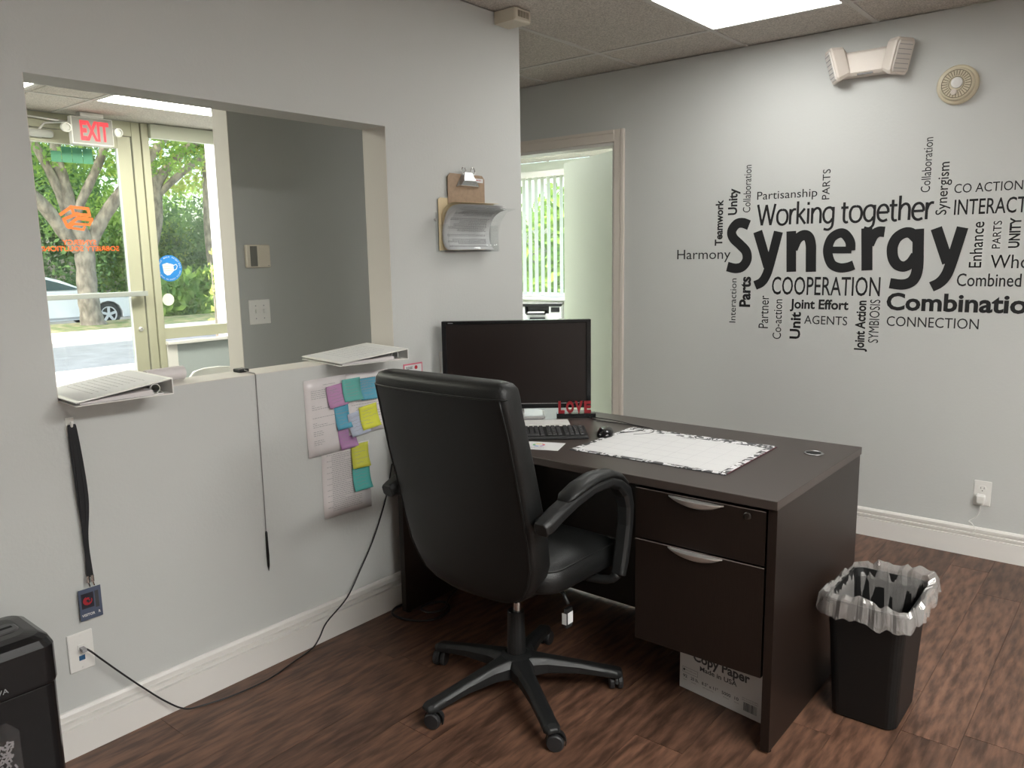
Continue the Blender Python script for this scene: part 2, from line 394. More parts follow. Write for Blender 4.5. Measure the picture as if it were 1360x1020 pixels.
# open door leaf
dr = sempty('door_2', 'white office door standing open, green daylight in its colour', 'door', (DX1-.02, YM+.125, 0), 0)
dr.rotation_euler = (0, 0, pi-radians(29.5))
box('door_leaf', mat('door_daylit_paint', (.58, .62, .51), .5), dr, .0, .84, -.04, 0, .01, DZ-.02)  # green cast of the daylight is put into the white paint
MB().cyl((.78, -.04, .95), (0, -1, 0), .012, .05).lathe((.78, -.09, .95), (0, -1, 0), [(.012, 0), (.026, .01), (.028, .03), (.015, .04)]).build('door_knob', satin, dr, smooth=True)
MB().cyl((.78, 0, .95), (0, 1, 0), .012, .05).lathe((.78, .05, .95), (0, 1, 0), [(.012, 0), (.026, .01), (.028, .03), (.015, .04)]).build('door_knob', satin, dr, smooth=True)
for z in (.25, 1.02, 1.8): MB().cyl((-.003, .004, z), (0, 0, 1), .007, .09, 8).build('hinge', satin, dr)

# ---- storefront
frm = mat('storefront_frame', (.43, .42, .31), .45)
X0, X1 = -3.83, -3.77
sf = MB()
sf.box(X0, X1, 2.98, 3.045, 0, CEIL).box(X0, X1+.012, 3.05, 3.105, 0, CEIL)       # jamb + mullion
sf.box(X0, X1, 1.93, 1.985, 0, CEIL)
sf.box(X0, X1-.002, 1.985, 2.98, 2.335, CEIL)                                      # transom bar over the door
sf.box(X0, X1-.002, 3.105, YM, .80, .885)
sf.box(X0, X1-.004, 3.105, YM, 2.40, CEIL)
structure(sf.build('window_frame_1', frm, bevel=.003), 'beige metal storefront frame around door and window', 'window frame').name = 'window_2'
structure(box('sky_seal', lobbyp, None, -3.87, -3.77, -2.8, YM+.12, CEIL, CEIL+.3), 'unseen strip added over the storefront frame to shut out sky', 'trim')  # strip added to close the sky leak above the frame
structure(box('wall_storefront', lobbyp, None, -3.87, -3.77, -2.8, 1.93, 0, CEIL), 'lobby wall left of the entrance door', 'wall')
kn = structure(box('wall_knee', mat('knee_paint', (.40, .44, .44), .6), None, -3.87, X1+.01, 3.105, YM, 0, .755), 'low grey blue wall under the lobby window', 'wall')
structure(MB().box(X1-.03, X1+.05, 3.1, YM, .755, .78).box(X1+.01, X1+.022, 3.105, 3.19, .0, .755).build('trim_5', white, bevel=.004), 'white window stool and side board under the lobby window', 'trim')
structure(box('trim_6', mat('valance', (.52, .53, .44), .5), None, X1-.0, X1+.045, 3.108, YM, 2.335, 2.437), 'pale valance board above the lobby window', 'trim')
w1 = sempty('window_1', 'tall lobby window looking onto trees', 'window', (X0, 3.105, .885))
box('pane', glassm, w1, .022, .030, 0, YM-3.105, 0, 1.515)
# entrance door
d1 = sempty('door_1', 'beige framed glass entrance door with push bar', 'door', (X0+.01, 2.0, 0))
DW = .975
box('stile', frm, d1, 0, .045, .005, .115, .01, 2.33, bevel=.003); box('stile', frm, d1, 0, .045, DW-.105, DW-.005, .01, 2.33, bevel=.003)
box('top_rail', frm, d1, 0, .045, .115, DW-.105, 2.24, 2.33, bevel=.003); box('bottom_rail', frm, d1, 0, .045, .115, DW-.105, .01, .24, bevel=.003)
box('glass_bead', whitepl, d1, .03, .047, DW-.112, DW-.105, .24, 2.24)
box('pane', glassm, d1, .018, .026, .115, DW-.105, .24, 2.24)
bar = MB().box(.085, .115, .02, DW-.005, 1.150, 1.188); bar.build('push_bar', mat('bar_grey', (.42, .44, .42), .4, metal=.3), d1, bevel=.004)
for y in (.07, DW-.05): box('bracket', satin, d1, .045, .09, y-.02, y+.02, 1.155, 1.183)
MB().lathe((.045, DW-.055, .895), (1, 0, 0), [(.018, 0), (.018, .008), (.012, .012), (.012, .006)], 16).build('lock_cylinder', satin, d1, smooth=False)
cl = MB().lathe((.075, -.02, 2.292), (0, 1, 0), [(.02, 0), (.026, .01), (.026, .42), (.02, .435)], 16); cl.build('door_closer', mat('closer_grey', (.5, .5, .47), .4), d1, smooth=False)
box('closer_foot', satin, d1, .045, .06, .05, .35, 2.265, 2.32)
MB().tube([(.075, .33, 2.315), (.1, .36, 2.36), (.09, .52, 2.385)], .008, 6).tube([(.09, .52, 2.385), (.06, .25, 2.4)], .008, 6).build('closer_arm', satin, d1)

# office window with blinds
structure(MB().box(WX0, WX0+.04, 7.38, 7.44, WZ0, WZ1).box(WX1-.04, WX1, 7.38, 7.44, WZ0, WZ1).box(WX0+.04, WX1-.04, 7.38, 7.44, WZ0, WZ0+.04).box(WX0+.04, WX1-.04, 7.38, 7.44, WZ1-.04, WZ1).build('window_3', white), 'white frame of the back office window', 'window frame')
structure(box('window_4', glassm, None, WX0+.04, WX1-.04, 7.405, 7.412, WZ0+.04, WZ1-.04), 'glass of the back office window', 'window')
bl = thing('vertical_blind', 'white vertical blind at the back office window', 'blind', (WX0, 7.31, WZ1))
box('head_rail', white, bl, -.05, WX1-WX0+.05, -.03, .03, -.03, .035)
slat = leaf_mat('blind_slat', (.88, .90, .86), (.86, .88, .83))
n = int((WX1-WX0)/.088)
for i in range(n+1):
    c = bpy.data.objects.new('slat', bpy.data.meshes['slat']) if 'slat' in bpy.data.meshes else None
    if c is None:
        c = MB().box(-.044, .044, -.001, .001, -1.36, -.03).build('slat', slat, bl)
    else: COL.objects.link(c); c.parent = bl
    c.location = (.02+i*.088, 0, 0); c.rotation_euler = (0, 0, radians(101))

# ------------------------------------------------------------------ outdoors
asph = mat('asphalt', (.17, .18, .195), .9, noise=.25, nscale=3)
conc = mat('concrete', (.62, .60, .56), .9, noise=.12, nscale=4)
grass = mat('grass', (.10, .17, .04), .9, col2=(.36, .29, .17), nscale=5)
bark = mat('bark', (.34, .29, .23), .9, bump=1.0, bscale=14, col2=(.15, .125, .10), nscale=9, stretch=(1, 1, .5))
structure(box('street', asph, None, -13.6, -9.6, -30, 40, -.3, -.15), 'grey asphalt street in tree shade', 'street')
structure(box('pavement', conc, None, -9.6, -3.9, -30, 40, -.3, -.10), 'bright concrete paving outside the entrance', 'pavement')
structure(box('kerb', conc, None, -15.85, -13.6, -30, 40, -.3, -.06), 'pale concrete kerb strip across the street', 'kerb')
structure(box('verge', grass, None, -18.3, -15.85, -30, 40, -.3, -.05), 'grass verge with fallen leaves under the trees', 'ground')
structure(box('far_ground', asph, None, -40, -18.3, -30, 40, -.45, -.28), 'parking surface under the white car', 'ground')
structure(box('side_ground', grass, None, -3.9, 20, 7.6, 40, -.3, -.1), 'ground behind the back office', 'ground')
wing = mat('stucco', (.86, .86, .84), .8)
structure(box('wall_wing', wing, None, -4.8, -3.9, 4.17, 4.35, -.2, 2.6), 'bright white outside wall beside the lobby window', 'wall')
def leaves(n, c, r, size, seed, shell=.35, zmin=None, long=1.6):
    g = np.random.default_rng(seed); d = g.normal(size=(n, 3)); d /= np.linalg.norm(d, axis=1)[:, None]
    rad = 1-shell*g.random(n)**1.2
    p = np.array(c)+d*np.array(r)*rad[:, None]
    if zmin is not None: p[:, 2] = np.maximum(p[:, 2], zmin+g.random(n)*.3)
    a = g.normal(size=(n, 3)); a /= np.linalg.norm(a, axis=1)[:, None]; b = np.cross(a, g.normal(size=(n, 3))); b /= np.linalg.norm(b, axis=1)[:, None]
    s = size*(.6+.8*g.random(n))[:, None]
    return np.stack([p-a*s*long/2, p-b*s*.35, p+a*s*long/2, p+b*s*.35], 1).reshape(-1, 3)
def leafobj(name, arrs, m, parent):
    V = np.concatenate(arrs); n = len(V)//4; me = bpy.data.meshes.new(name)
    me.vertices.add(len(V)); me.vertices.foreach_set('co', V.astype('f').ravel()); me.loops.add(n*4); me.loops.foreach_set('vertex_index', np.arange(n*4, dtype='i'))
    me.polygons.add(n); me.polygons.foreach_set('loop_start', np.arange(0, n*4, 4, dtype='i')); me.polygons.foreach_set('loop_total', np.full(n, 4, 'i'))
    me.update(calc_edges=True); me.materials.append(m)
    o = bpy.data.objects.new(name, me); COL.objects.link(o); o.parent = parent; o['kind'] = 'stuff'; return o
lf_dark = leaf_mat('leaves_dark', (.10, .19, .08), (.20, .34, .12)); lf_mid = leaf_mat('leaves_mid', (.16, .30, .08), (.36, .52, .12)); lf_yel = leaf_mat('leaves_yellow', (.42, .55, .10), (.70, .72, .20), 3)
def tree(name, label, limbs, crowns, m, group='trees across the street'):
    t = thing(name, label, 'tree', limbs[0][0][:3], group=group); O = Vector(limbs[0][0][:3]); mb = MB()
    for L in limbs:
        P = spline([l[:3] for l in L], 5); rr = []
        for i in range(len(P)):
            u = i/(len(P)-1)*(len(L)-1); k = min(int(u), len(L)-2); rr.append((L[k][3]*(1-u+k)+L[k+1][3]*(u-k))*.9*(1+.05*sin(i*1.7)))
        mb.tube([p-O for p in P], rr, 12)
    mb.build('trunk', bark, t, smooth=True)
    leafobj('foliage', [leaves(nn, Vector(c)-O, r, s, sd) for c, r, s, nn, sd in crowns], m, t); return t
tree('shade_tree', 'large pale barked tree with forked limbs behind the entrance door',
     [[(-17.3, 8.27, -.1, .34), (-17.3, 8.24, .15, .27), (-17.3, 8.21, .7, .245), (-17.3, 8.23, 1.4, .235), (-17.3, 8.22, 1.8, .26), (-17.2, 8.12, 2.2, .2)],
      [(-17.3, 8.1, 1.7, .16), (-17.2, 7.75, 2.15, .17), (-17.1, 7.35, 2.7, .16), (-17, 6.8, 3.2, .13), (-17, 5.8, 4.4, .09), (-17, 5, 5.6, .05)],
      [(-17.3, 8.15, 1.9, .17), (-17.3, 8.05, 2.4, .17), (-17.4, 7.98, 3.2, .15), (-17.6, 7.95, 4.0, .13), (-17.8, 8.2, 5.6, .08), (-17.8, 8.3, 6.6, .04)],
      [(-17.4, 8.0, 2.5, .13), (-17.4, 7.75, 3.3, .11), (-17.5, 7.45, 4.1, .1), (-17.5, 6.9, 5.4, .05)],
      [(-17.3, 8.1, 2.5, .12), (-17.2, 8.45, 3.2, .11), (-17.1, 8.8, 4.0, .1), (-17, 9.2, 5.5, .05)],
      [(-17.3, 8.35, 1.7, .15), (-17.2, 8.6, 2.3, .17), (-17, 9.0, 2.95, .15), (-16.8, 9.5, 3.6, .13), (-16.5, 10.4, 4.8, .08), (-16.3, 11, 5.8, .04)]],
     [((-15, 8, 6.6), (4.8, 5, 1.9), .16, 12000, 1), ((-17.6, 8.4, 4.2), (1.9, 3.6, .8), .10, 2600, 2), ((-19.3, 7.6, 2.9), (.8, 2.6, .9), .09, 1500, 3)], lf_mid)
tree('shade_tree', 'slender grey tree with rising branches behind the lobby window',
     [[(-20, 11.35, -.3, .28), (-20, 11.25, .9, .2), (-20, 11.2, 1.8, .19), (-20, 11.4, 2.5, .18), (-20, 11.45, 3.7, .17), (-20, 11.1, 5, .1), (-20, 10.9, 6.5, .05)],
      [(-20, 11.4, 3.3, .13), (-19.9, 11.7, 3.9, .15), (-19.8, 12.2, 4.45, .13), (-19.7, 12.9, 4.95, .09), (-19.5, 14, 5.8, .04)],
      [(-20, 11.45, 3.2, .1), (-19.7, 11.95, 3.75, .11), (-19.4, 12.45, 4.2, .09), (-19.2, 13.2, 4.6, .05)]],
     [((-20, 12, 6.6), (3, 4, 1.6), .15, 4500, 5), ((-20.6, 12.2, 4.3), (1.0, 1.9, 1.0), .10, 1900, 6)], lf_yel)
tree('shade_tree', 'dark straight trunk at the right edge of the lobby window view',
     [[(-20, 13.1, -.3, .2), (-20, 13.0, 2.4, .16), (-20, 13.1, 4.6, .13), (-20, 13.2, 6.5, .06)]],
     [((-20.5, 14.6, 6), (3, 3, 1.8), .15, 3500, 8)], lf_dark)
def shrub(label, c, r, size, n, seed, m, name='hedge_shrub', cat='shrub', group='dense shrubs behind the car'):
    t = thing(name, label, cat, (c[0], c[1], -.28), group=group)
    g = random.Random(seed); blobs = []
    for k in range(9):
        cc = (g.uniform(-.5, .5)*r[0], g.uniform(-.6, .6)*r[1], g.uniform(.2, .85)*r[2]); q = g.uniform(.38, .6)
        blobs.append(leaves(n//9, cc, (r[0]*q, r[1]*q, r[2]*q*.55), size, seed*31+k, shell=.5, zmin=.02))
    leafobj('foliage', blobs, m, t)
    MB().tube([(0, 0, 0), (.05, .04, r[2]*.4), (0, .1, r[2]*.7)], [.08, .06, .03], 8).build('stem', bark, t, smooth=True)
hl = ['dense green shrub mass behind the white car, far left', 'dense green shrub mass behind the white car', 'dense green shrub mass right of the car bonnet', 'dense green shrub mass behind the lobby window', 'dense green shrub mass at the right of the window view']
for k, y in enumerate((3.0, 6.2, 9.2, 12.2, 15.4)):
    shrub(hl[k], (-24+.4*(k % 2), y), (2.0, 2.6, 6.2 if k < 3 else 3.6), .115, 15000 if k < 3 else 8000, 11+k, lf_dark if k != 3 else lf_mid)
shrub('far tall tree mass closing the view behind the door', (-27, 7), (2.5, 7, 9), .2, 14000, 31, lf_dark, 'hedge_tree', 'tree', 'trees across the street')
shrub('far tree mass behind the lobby window', (-28, 18), (2.5, 6, 6), .2, 4200, 32, lf_mid, 'hedge_tree', 'tree', 'trees across the street')
for k, (y, x) in enumerate(((11.4, -19.2), (12.4, -19.4), (13.4, -19.0), (14.3, -19.2))):
    shrub('low bright green fern clump %s' % ('left under the white disc', 'in the middle of the window view', 'right in the window view', 'at the right edge of the window view')[k], (x, y), (.9, 1.0, 1.5), .2, 1100, 41+k, lf_yel if k == 2 else lf_mid, 'fern_clump', 'plant', 'fern clumps on the verge')
t = thing('yellow_shrub', 'yellow leaved branch close outside the lobby window', 'shrub', (-6.0, 4.84, -.1))
leafobj('foliage', [leaves(70, (0, .03, 1.15), (.16, .10, .5), .05, 77, shell=.9)], lf_yel, t); MB().tube([(0, 0, 0), (0, .02, .9), (0, .0, 1.5)], [.02, .015, .006], 6).build('stem', bark, t)
for k, x in enumerate((-8.2, -6.2, -4.4)):
    shrub(['bright shrub outside the office window, left', 'bright shrub outside the office window', 'bright shrub outside the office window, right'][k], (x, 12.4), (1.4, 1.2, 3.2), .15, 3500, 60+k, lf_mid, 'garden_shrub', 'shrub', 'shrubs outside the office window')

# parked car
carw = mat('car_paint', (.80, .81, .82), .25, coat=.6); carg = mat('car_glass', (.05, .08, .09), .05); tyre = mat('tyre', (.02, .02, .022), .7)
car = thing('parked_car', 'white saloon car parked behind the forked tree', 'car', (-20.2, 7.95, -.28))
bp_ = [(-2.2, .32), (-2.28, .62), (-2.2, .88), (-1.75, .98), (-.9, .99), (.55, .97), (1.2, .93), (1.9, .82), (2.22, .66), (2.3, .42), (2.22, .24), (1.98, .22)] \
    + [(1.6+.37*cos(a), .30+.37*sin(a)) for a in np.linspace(-.2, pi+.2, 9)] + [(-1.1, .2)] + [(-1.5+.37*cos(a), .30+.37*sin(a)) for a in np.linspace(-.2, pi+.2, 9)] + [(-1.95, .22)]
MB().prism(bp_, lambda u, v, d: (d, u, v), -.88, .88).build('body', carw, car, bevel=.05, segs=3)
gp = [(-1.75, .96), (-1.15, 1.30), (-.55, 1.40), (.05, 1.39), (.55, 1.24), (1.18, .94)]
rg = [[(sx, u, v) for u, v in gp] for sx in (-.80, -.62)]
cab = MB(); cab.loft([[(x*(1 if v < 1.1 else .83), u, v) for u, v in gp] for x in (-.84, .84)]); cab.build('cabin', carw, car, bevel=.03)
for s in (1, -1):
    g1 = [(-1.2, 1.0), (-.98, 1.28), (-.5, 1.345), (-.02, 1.335), (.45, 1.19), (.95, 1.0)]
    def fx(v, s=s): return s*(.856 - (.0 if v < 1.05 else (v-1.05)*.52))
    gm = MB(); gm.add([(fx(v)+s*.004, u, v) for u, v in g1], [tuple(range(6))]); gm.build('side_window', carg, car)
    box('window_pillar', carw, car, min(fx(1.0), fx(1.3)), max(fx(1.0), fx(1.3))+.01*s*0, -.14, -.09, 1.0, 1.33)
    box('headlamp', satin, car, min(s*.6, s*.86), max(s*.6, s*.86), 2.0, 2.235, .62, .74, bevel=.02)
    box('sill_trim', mat('car_trim', (.35, .36, .37), .5), car, min(s*.86, s*.892), max(s*.86, s*.892), -1.05, 1.15, .26, .31)
    for y in (-1.5, 1.6):
        wt = MB().lathe((s*.68, y, .315), (s, 0, 0), [(.2, 0), (.30, .0), (.315, .03), (.315, .16), (.295, .19), (.215, .19), (.2, .12)], 28, True, False).build('wheel', tyre, car)
        MB().cyl((s*.80, y, .315), (s, 0, 0), .2, .01, 24).build('brake_shadow', tyre, wt); rm = MB().lathe((s*.80, y, .315), (s, 0, 0), [(.215, .06), (.212, .07), (.19, .068), (.188, .03)], 24, False, False)
        rm.cyl((s*.82, y, .315), (s, 0, 0), .045, .05, 12)
        for k in range(5):
            a = k*2*pi/5+.3; d = Vector((0, cos(a), sin(a))); rm.obox(Vector((s*.855, y, .315))+d*.11, (1, 0, 0), d, Vector((0, -sin(a), cos(a))), .012, .09, .032)
        rm.build('rim', mat('rim_silver', (.62, .63, .64), .3), wt)

# ------------------------------------------------------------------ glass stickers and lobby fittings
XG = X0+.01+.0275     # inner face of the door pane
orange = mat('orange_vinyl', (.85, .13, .02), .5)
def hexlogo(mb, cy, cz, s, x, sg=1):
    """interlocked cube of bars; drawn in a 480 x 390 field"""
    def P(u, v): return ((u-590)/480*s*sg, -(v-335)/480*s)
    for st, th in (([(360, 285), (530, 165), (785, 185), (800, 290), (690, 285)], 36), ([(530, 165), (565, 290), (400, 360), (440, 470), (600, 345)], 36),
                   ([(690, 285), (600, 265), (630, 330), (830, 350)], 34), ([(600, 345), (830, 365), (780, 440), (520, 430)], 30), ([(455, 490), (540, 435)], 30), ([(455, 490), (680, 520), (700, 480)], 26)):
        x += .0004
        polyline2(mb, [P(u, v) for u, v in st], th*1.25/480*s, (x, cy, cz), (0, 1, 0), (0, 0, 1))
lg = thing('door_sticker', 'orange cube shaped emblem with mirrored lettering on the entrance door glass', 'sticker', (XG, 2.54, 1.6))
m_ = MB(); hexlogo(m_, -.005, .128, .215, .0015); m_.build('emblem', orange, lg)
m_ = MB(); text(m_, 'SYNERGY', (.0015, .118, -.062), (0, -1, 0), (0, 0, 1), .235, .034, .01); m_.build('lettering', orange, lg)
m_ = MB(); text(m_, 'SOBRIETY SOLUTIONS', (.0015, .28, -.107), (0, -1, 0), (0, 0, 1), .55, .034, .01); m_.build('lettering', orange, lg)
gr = thing('green_decal', 'row of four green stickers at the top of the entrance door glass', 'sticker', (XG, 2.409, 2.113))
gm_ = mat('green_sticker', (.07, .26, .15), .6)
for k in range(4): box('panel', gm_, gr, .0004, .0016, k*.0715, k*.0715+.068, 0, .075 if k == 0 else .108)
XW = X0+.0305
blue = mat('blue_sticker', (.02, .22, .62), .4)
st = thing('mask_sticker', 'round blue face mask notice on the lobby window', 'sticker', (XW, 3.205, 1.354))
MB().cyl((0, 0, 0), (1, 0, 0), .103, .0014, 40).build('disc', blue, st)
m_ = MB(); mp_ = [(-.058, .03), (-.02, .042), (.032, .028), (.034, -.02), (.0, -.052), (-.025, -.056), (-.05, -.035)]
m_.add([(.0022, u, v) for u, v in mp_], [tuple(range(len(mp_)))]); polyline2(m_, [(.032, .02), (.055, .03), (.064, .015), (.055, -.008), (.036, -.016)], .005, (.0022, 0, 0), (0, 1, 0), (0, 0, 1)); m_.build('mask_print', whitepl, st)
m_ = MB(); [polyline2(m_, [(-.052+.004*k, .018-.017*k), (.031, .012-.017*k)], .0025, (.0026, 0, 0), (0, 1, 0), (0, 0, 1)) for k in range(3)]; m_.build('mask_pleat', greyink, st)
m_ = MB()
def ringtext(mb, s, r, a0, a1, h, inward=False):
    for i, ch in enumerate(s):
        if ch == ' ': continue
        a = a0+(a1-a0)*i/(len(s)-1); d = Vector((0, cos(a), sin(a))); tn = Vector((0, sin(a), -cos(a))); 
        if inward: d2, tn = -d, -tn
        else: d2 = d
        text(mb, ch, Vector((.0022, 0, 0))+d*r-tn*.004, tn, d2, None, h, .01)
ringtext(m_, 'FACE MASK REQUIRED', .082, radians(165), radians(5), .012); ringtext(m_, 'NO MASK NO ENTRY PLEASE', .094, radians(195), radians(345), .010, True)
m_.build('lettering', whitepl, st)
tag(MB().cyl((XW, 3.173, 1.108), (1, 0, 0), .048, .0014, 32).build('round_sticker', mat('cream', (.85, .86, .74), .5)), 'plain cream round sticker below the blue mask notice', 'sticker')
# exit sign
ex = thing('exit_sign', 'white emergency exit sign with red letters and two lamp heads', 'sign', (-3.60, 2.625, 2.32))
box('housing', whitepl, ex, -.05, 0, -.142, .142, -.095, .09, bevel=.004)
box('canopy', whitepl, ex, -.06, .01, -.08, .08, .09, .12, bevel=.003)
box('face', mat('sign_face', (.30, .29, .27), .5), ex, .0, .002, -.134, .136, -.088, .084)
m_ = MB(); text(m_, 'EXIT', (.003, -.085, -.062), (0, 1, 0), (0, 0, 1), .195, .127, .04)
rl = mat('exit_red', (.85, .03, .05), .5, emit=.5); m_.build('lettering', rl, ex)
for s, y in ((-1, -.172), (1, .175)):
    h = MB().lathe((-.02, y, .01), (1, .1*s, -.15), [(.02, -.03), (.03, -.01), (.032, .03), (.024, .032), (.022, .022)], 20).build('lamp_head', whitepl, ex)
    MB().cyl((-.02, y-s*.045, .01), (0, s, 0), .012, .03, 10).build('swivel', whitepl, h)
# thermostat + switch plate on lobby wall (x=-1)
th = thing('thermostat', 'beige wall thermostat on the grey lobby wall', 'thermostat', (-1.0, 2.17, 1.427))
box('case', beige, th, 0, .022, -.062, .062, -.053, .053, bevel=.004); box('display', mat('dark_display', (.16, .16, .14), .3), th, .0215, .0235, -.044, -.008, -.047, .046)
box('cover', beige, th, .0215, .026, .0, .06, -.05, .05, bevel=.002)
MB().box(.0262, .0266, .045, .053, -.046, -.043).build('logo_mark', greyink, th)
sw = thing('light_switch', 'white double light switch under the thermostat', 'switch', (-1.0, 2.168, 1.165))
box('plate', whitepl, sw, 0, .006, -.057, .057, -.058, .058, bevel=.003)
for y in (-.022, .022):
    tg = box('toggle', whitepl, sw, .005, .018, y-.005, y+.005, -.004, .014, bevel=.002)
    for z in (-.03, .03): MB().cyl((.0055, y, z), (1, 0, 0), .003, .0012, 8).build('screw', greyink, sw)
# lobby chair behind the sill
lc = thing('lobby_chair', 'white moulded chair back just showing over the reception sill', 'chair', (-2.35, 2.72, 0))
sh = MB(); rings = []
for z, hw, dx in ((.42, .2, 0), (.5, .21, -.02), (.6, .21, -.05), (.68, .19, -.07), (.715, .14, -.08), (.725, .06, -.082)):
    rings.append([(dx+.03*abs(u)**2*8*hw, u*hw*1.0, z) for u in np.linspace(-1, 1, 9)] + [(dx-.02+.03*abs(u)**2*8*hw, u*hw, z) for u in np.linspace(1, -1, 9)])
sh.loft(rings); sh.build('backrest', whitepl, lc, smooth=True)
MB().loft([rrect(.2, .2, .06, .41, cx=.17), rrect(.215, .215, .07, .43, cx=.17), rrect(.2, .2, .06, .445, cx=.17)]).build('seat', whitepl, lc, smooth=True)
for sx in (.0, .34):
    for sy in (-.17, .17): MB().tube([(sx, sy, .41), (sx+(.04 if sx else -.04), sy*1.15, .001)], .011, 8).build('leg', satin, lc)

# ------------------------------------------------------------------ word mural
mu = thing('wall_lettering', 'large black word cloud decal spread over the light grey wall', 'wall decal', (0, YM-.001, 0))
def word(s, x0, z0, x1, z1, h, off, sub=None, vert=False, lab=None):
    mb = MB(); a = Vector((x0, 0, z0)); b = Vector((x1, 0, z1)); U = (b-a).normalized(); V = Vector((0, -1, 0)).cross(U)*-1
    V = Vector((-U.z, 0, U.x)); text(mb, s, a, U, V, (b-a).length, h, off, sub)
    return mb.build('word', vinyl, mu, label=lab)
WORDS = [
('Partisanship', 0.649, 1.674, 0.956, 1.674, 0.04, 0, None),
('Harmony', 0.197, 1.374, 0.512, 1.374, 0.052, 0, None),
('COOPERATION', 0.744, 1.19, 1.272, 1.19, 0.09, 0.006, None),
('Joint Effort', 0.842, 1.121, 1.131, 1.121, 0.047, 0.03, None),
('AGENTS', 0.918, 1.044, 1.129, 1.044, 0.042, 0, None),
('Combination', 1.304, 1.128, 1.805, 1.128, 0.079, 0.03, 'Combinati'),
('CONNECTION', 1.31, 1.05, 1.695, 1.05, 0.046, 0, None),
('Combined', 1.595, 1.242, 1.843, 1.242, 0.056, 0.006, None),
('Whole', 1.721, 1.321, 1.828, 1.321, 0.058, 0, 'Wh'),
('CO ACTION', 1.559, 1.653, 1.819, 1.653, 0.039, 0, None),
('INTERACTION', 1.564, 1.558, 1.802, 1.558, 0.066, 0.006, 'INTERAC'),
('Teamwork', 0.462, 1.444, 0.462, 1.685, 0.042, 0.03, None),
('Unity', 0.54, 1.603, 0.54, 1.74, 0.049, 0.03, None),
('Collaboration', 0.614, 1.613, 0.614, 1.853, 0.04, 0, None),
('PARTS', 1.015, 1.657, 1.015, 1.801, 0.036, 0, None),
('Collaboration', 1.46, 1.664, 1.46, 1.905, 0.038, 0, None),
('Synergism', 1.533, 1.56, 1.533, 1.792, 0.044, 0.006, None),
('Enhance', 1.686, 1.324, 1.686, 1.524, 0.048, 0.006, None),
('PARTS', 1.753, 1.407, 1.753, 1.525, 0.031, 0, None),
('UNITY', 1.823, 1.408, 1.823, 1.537, 0.04, 0.03, None),
('Interaction', 0.55, 1.034, 0.55, 1.27, 0.035, 0, None),
('Parts', 0.627, 1.12, 0.627, 1.28, 0.059, 0.035, None),
('Partner', 0.73, 1.012, 0.73, 1.182, 0.051, 0, None),
('Co-action', 0.801, 0.958, 0.801, 1.164, 0.044, 0, None),
('Unit', 0.898, 0.964, 0.898, 1.102, 0.052, 0.03, None),
('Joint Action', 1.212, 0.919, 1.212, 1.167, 0.045, 0.03, None),
('SYMBIOSIS', 1.276, 0.965, 1.276, 1.173, 0.045, 0, None)]
def ribbon(mb, pts, w, O, U, V, lift, smooth=True):
    P = spline([(a, b, 0) for a, b in pts], 6) if smooth and len(pts) > 2 else [Vector((a, b, 0)) for a, b in pts]
    L = []; O, U, V = Vector(O), Vector(U), Vector(V)
    for i, p in enumerate(P):
        t = (P[min(i+1, len(P)-1)]-P[max(i-1, 0)]).normalized(); n = Vector((-t.y, t.x, 0))*w/2
        for q in (p-n, p+n): L.append(O+U*q.x+V*q.y+Vector((0, -lift, 0)))
    mb.add(L, [(2*i, 2*i+1, 2*i+3, 2*i+2) for i in range(len(P)-1)])
SYN = [('S', 0.0513, [(0.61, 1.547), (0.573, 1.56), (0.54, 1.554), (0.515, 1.519), (0.525, 1.483), (0.564, 1.447), (0.598, 1.411), (0.604, 1.368), (0.58, 1.333), (0.542, 1.323), (0.495, 1.333)]), ('y', 0.0488, [(0.658, 1.513), (0.719, 1.332)]), ('y', 0.0481, [(0.768, 1.509), (0.727, 1.336), (0.709, 1.282), (0.686, 1.25), (0.653, 1.234)]), ('n', 0.0494, [(0.842, 1.305), (0.834, 1.509)]), ('n', 0.0513, [(0.845, 1.419), (0.866, 1.467), (0.896, 1.487), (0.922, 1.477), (0.935, 1.439), (0.938, 1.38), (0.941, 1.305)]), ('e', 0.0333, [(1.014, 1.412), (1.132, 1.41)]), ('e', 0.0456, [(1.127, 1.407), (1.123, 1.45), (1.096, 1.487), (1.068, 1.491), (1.036, 1.47), (1.02, 1.427), (1.022, 1.386), (1.042, 1.342), (1.079, 1.325), (1.115, 1.327), (1.146, 1.338)]), ('r', 0.0504, [(1.208, 1.312), (1.197, 1.512)]), ('r', 0.0486, [(1.21, 1.434), (1.228, 1.476), (1.251, 1.493), (1.278, 1.492)]), ('g', 0.0483, [(1.42, 1.457), (1.392, 1.483), (1.363, 1.484), (1.332, 1.462), (1.316, 1.421), (1.321, 1.372), (1.342, 1.339), (1.372, 1.33), (1.4, 1.347), (1.421, 1.381)]), ('g', 0.0483, [(1.423, 1.501), (1.427, 1.409), (1.43, 1.333), (1.423, 1.285), (1.403, 1.257), (1.367, 1.246), (1.314, 1.252)]), ('y', 0.0476, [(1.497, 1.502), (1.554, 1.346)]), ('y', 0.0469, [(1.603, 1.502), (1.564, 1.332), (1.546, 1.282), (1.523, 1.254), (1.493, 1.237)])]
m_ = MB()
for k, (ch_, w, pts) in enumerate(SYN): ribbon(m_, pts, w, (0, 0, 0), (1, 0, 0), (0, 0, 1), .00008*k)
m_.build('word', vinyl, mu, label='largest and boldest word of the decal')
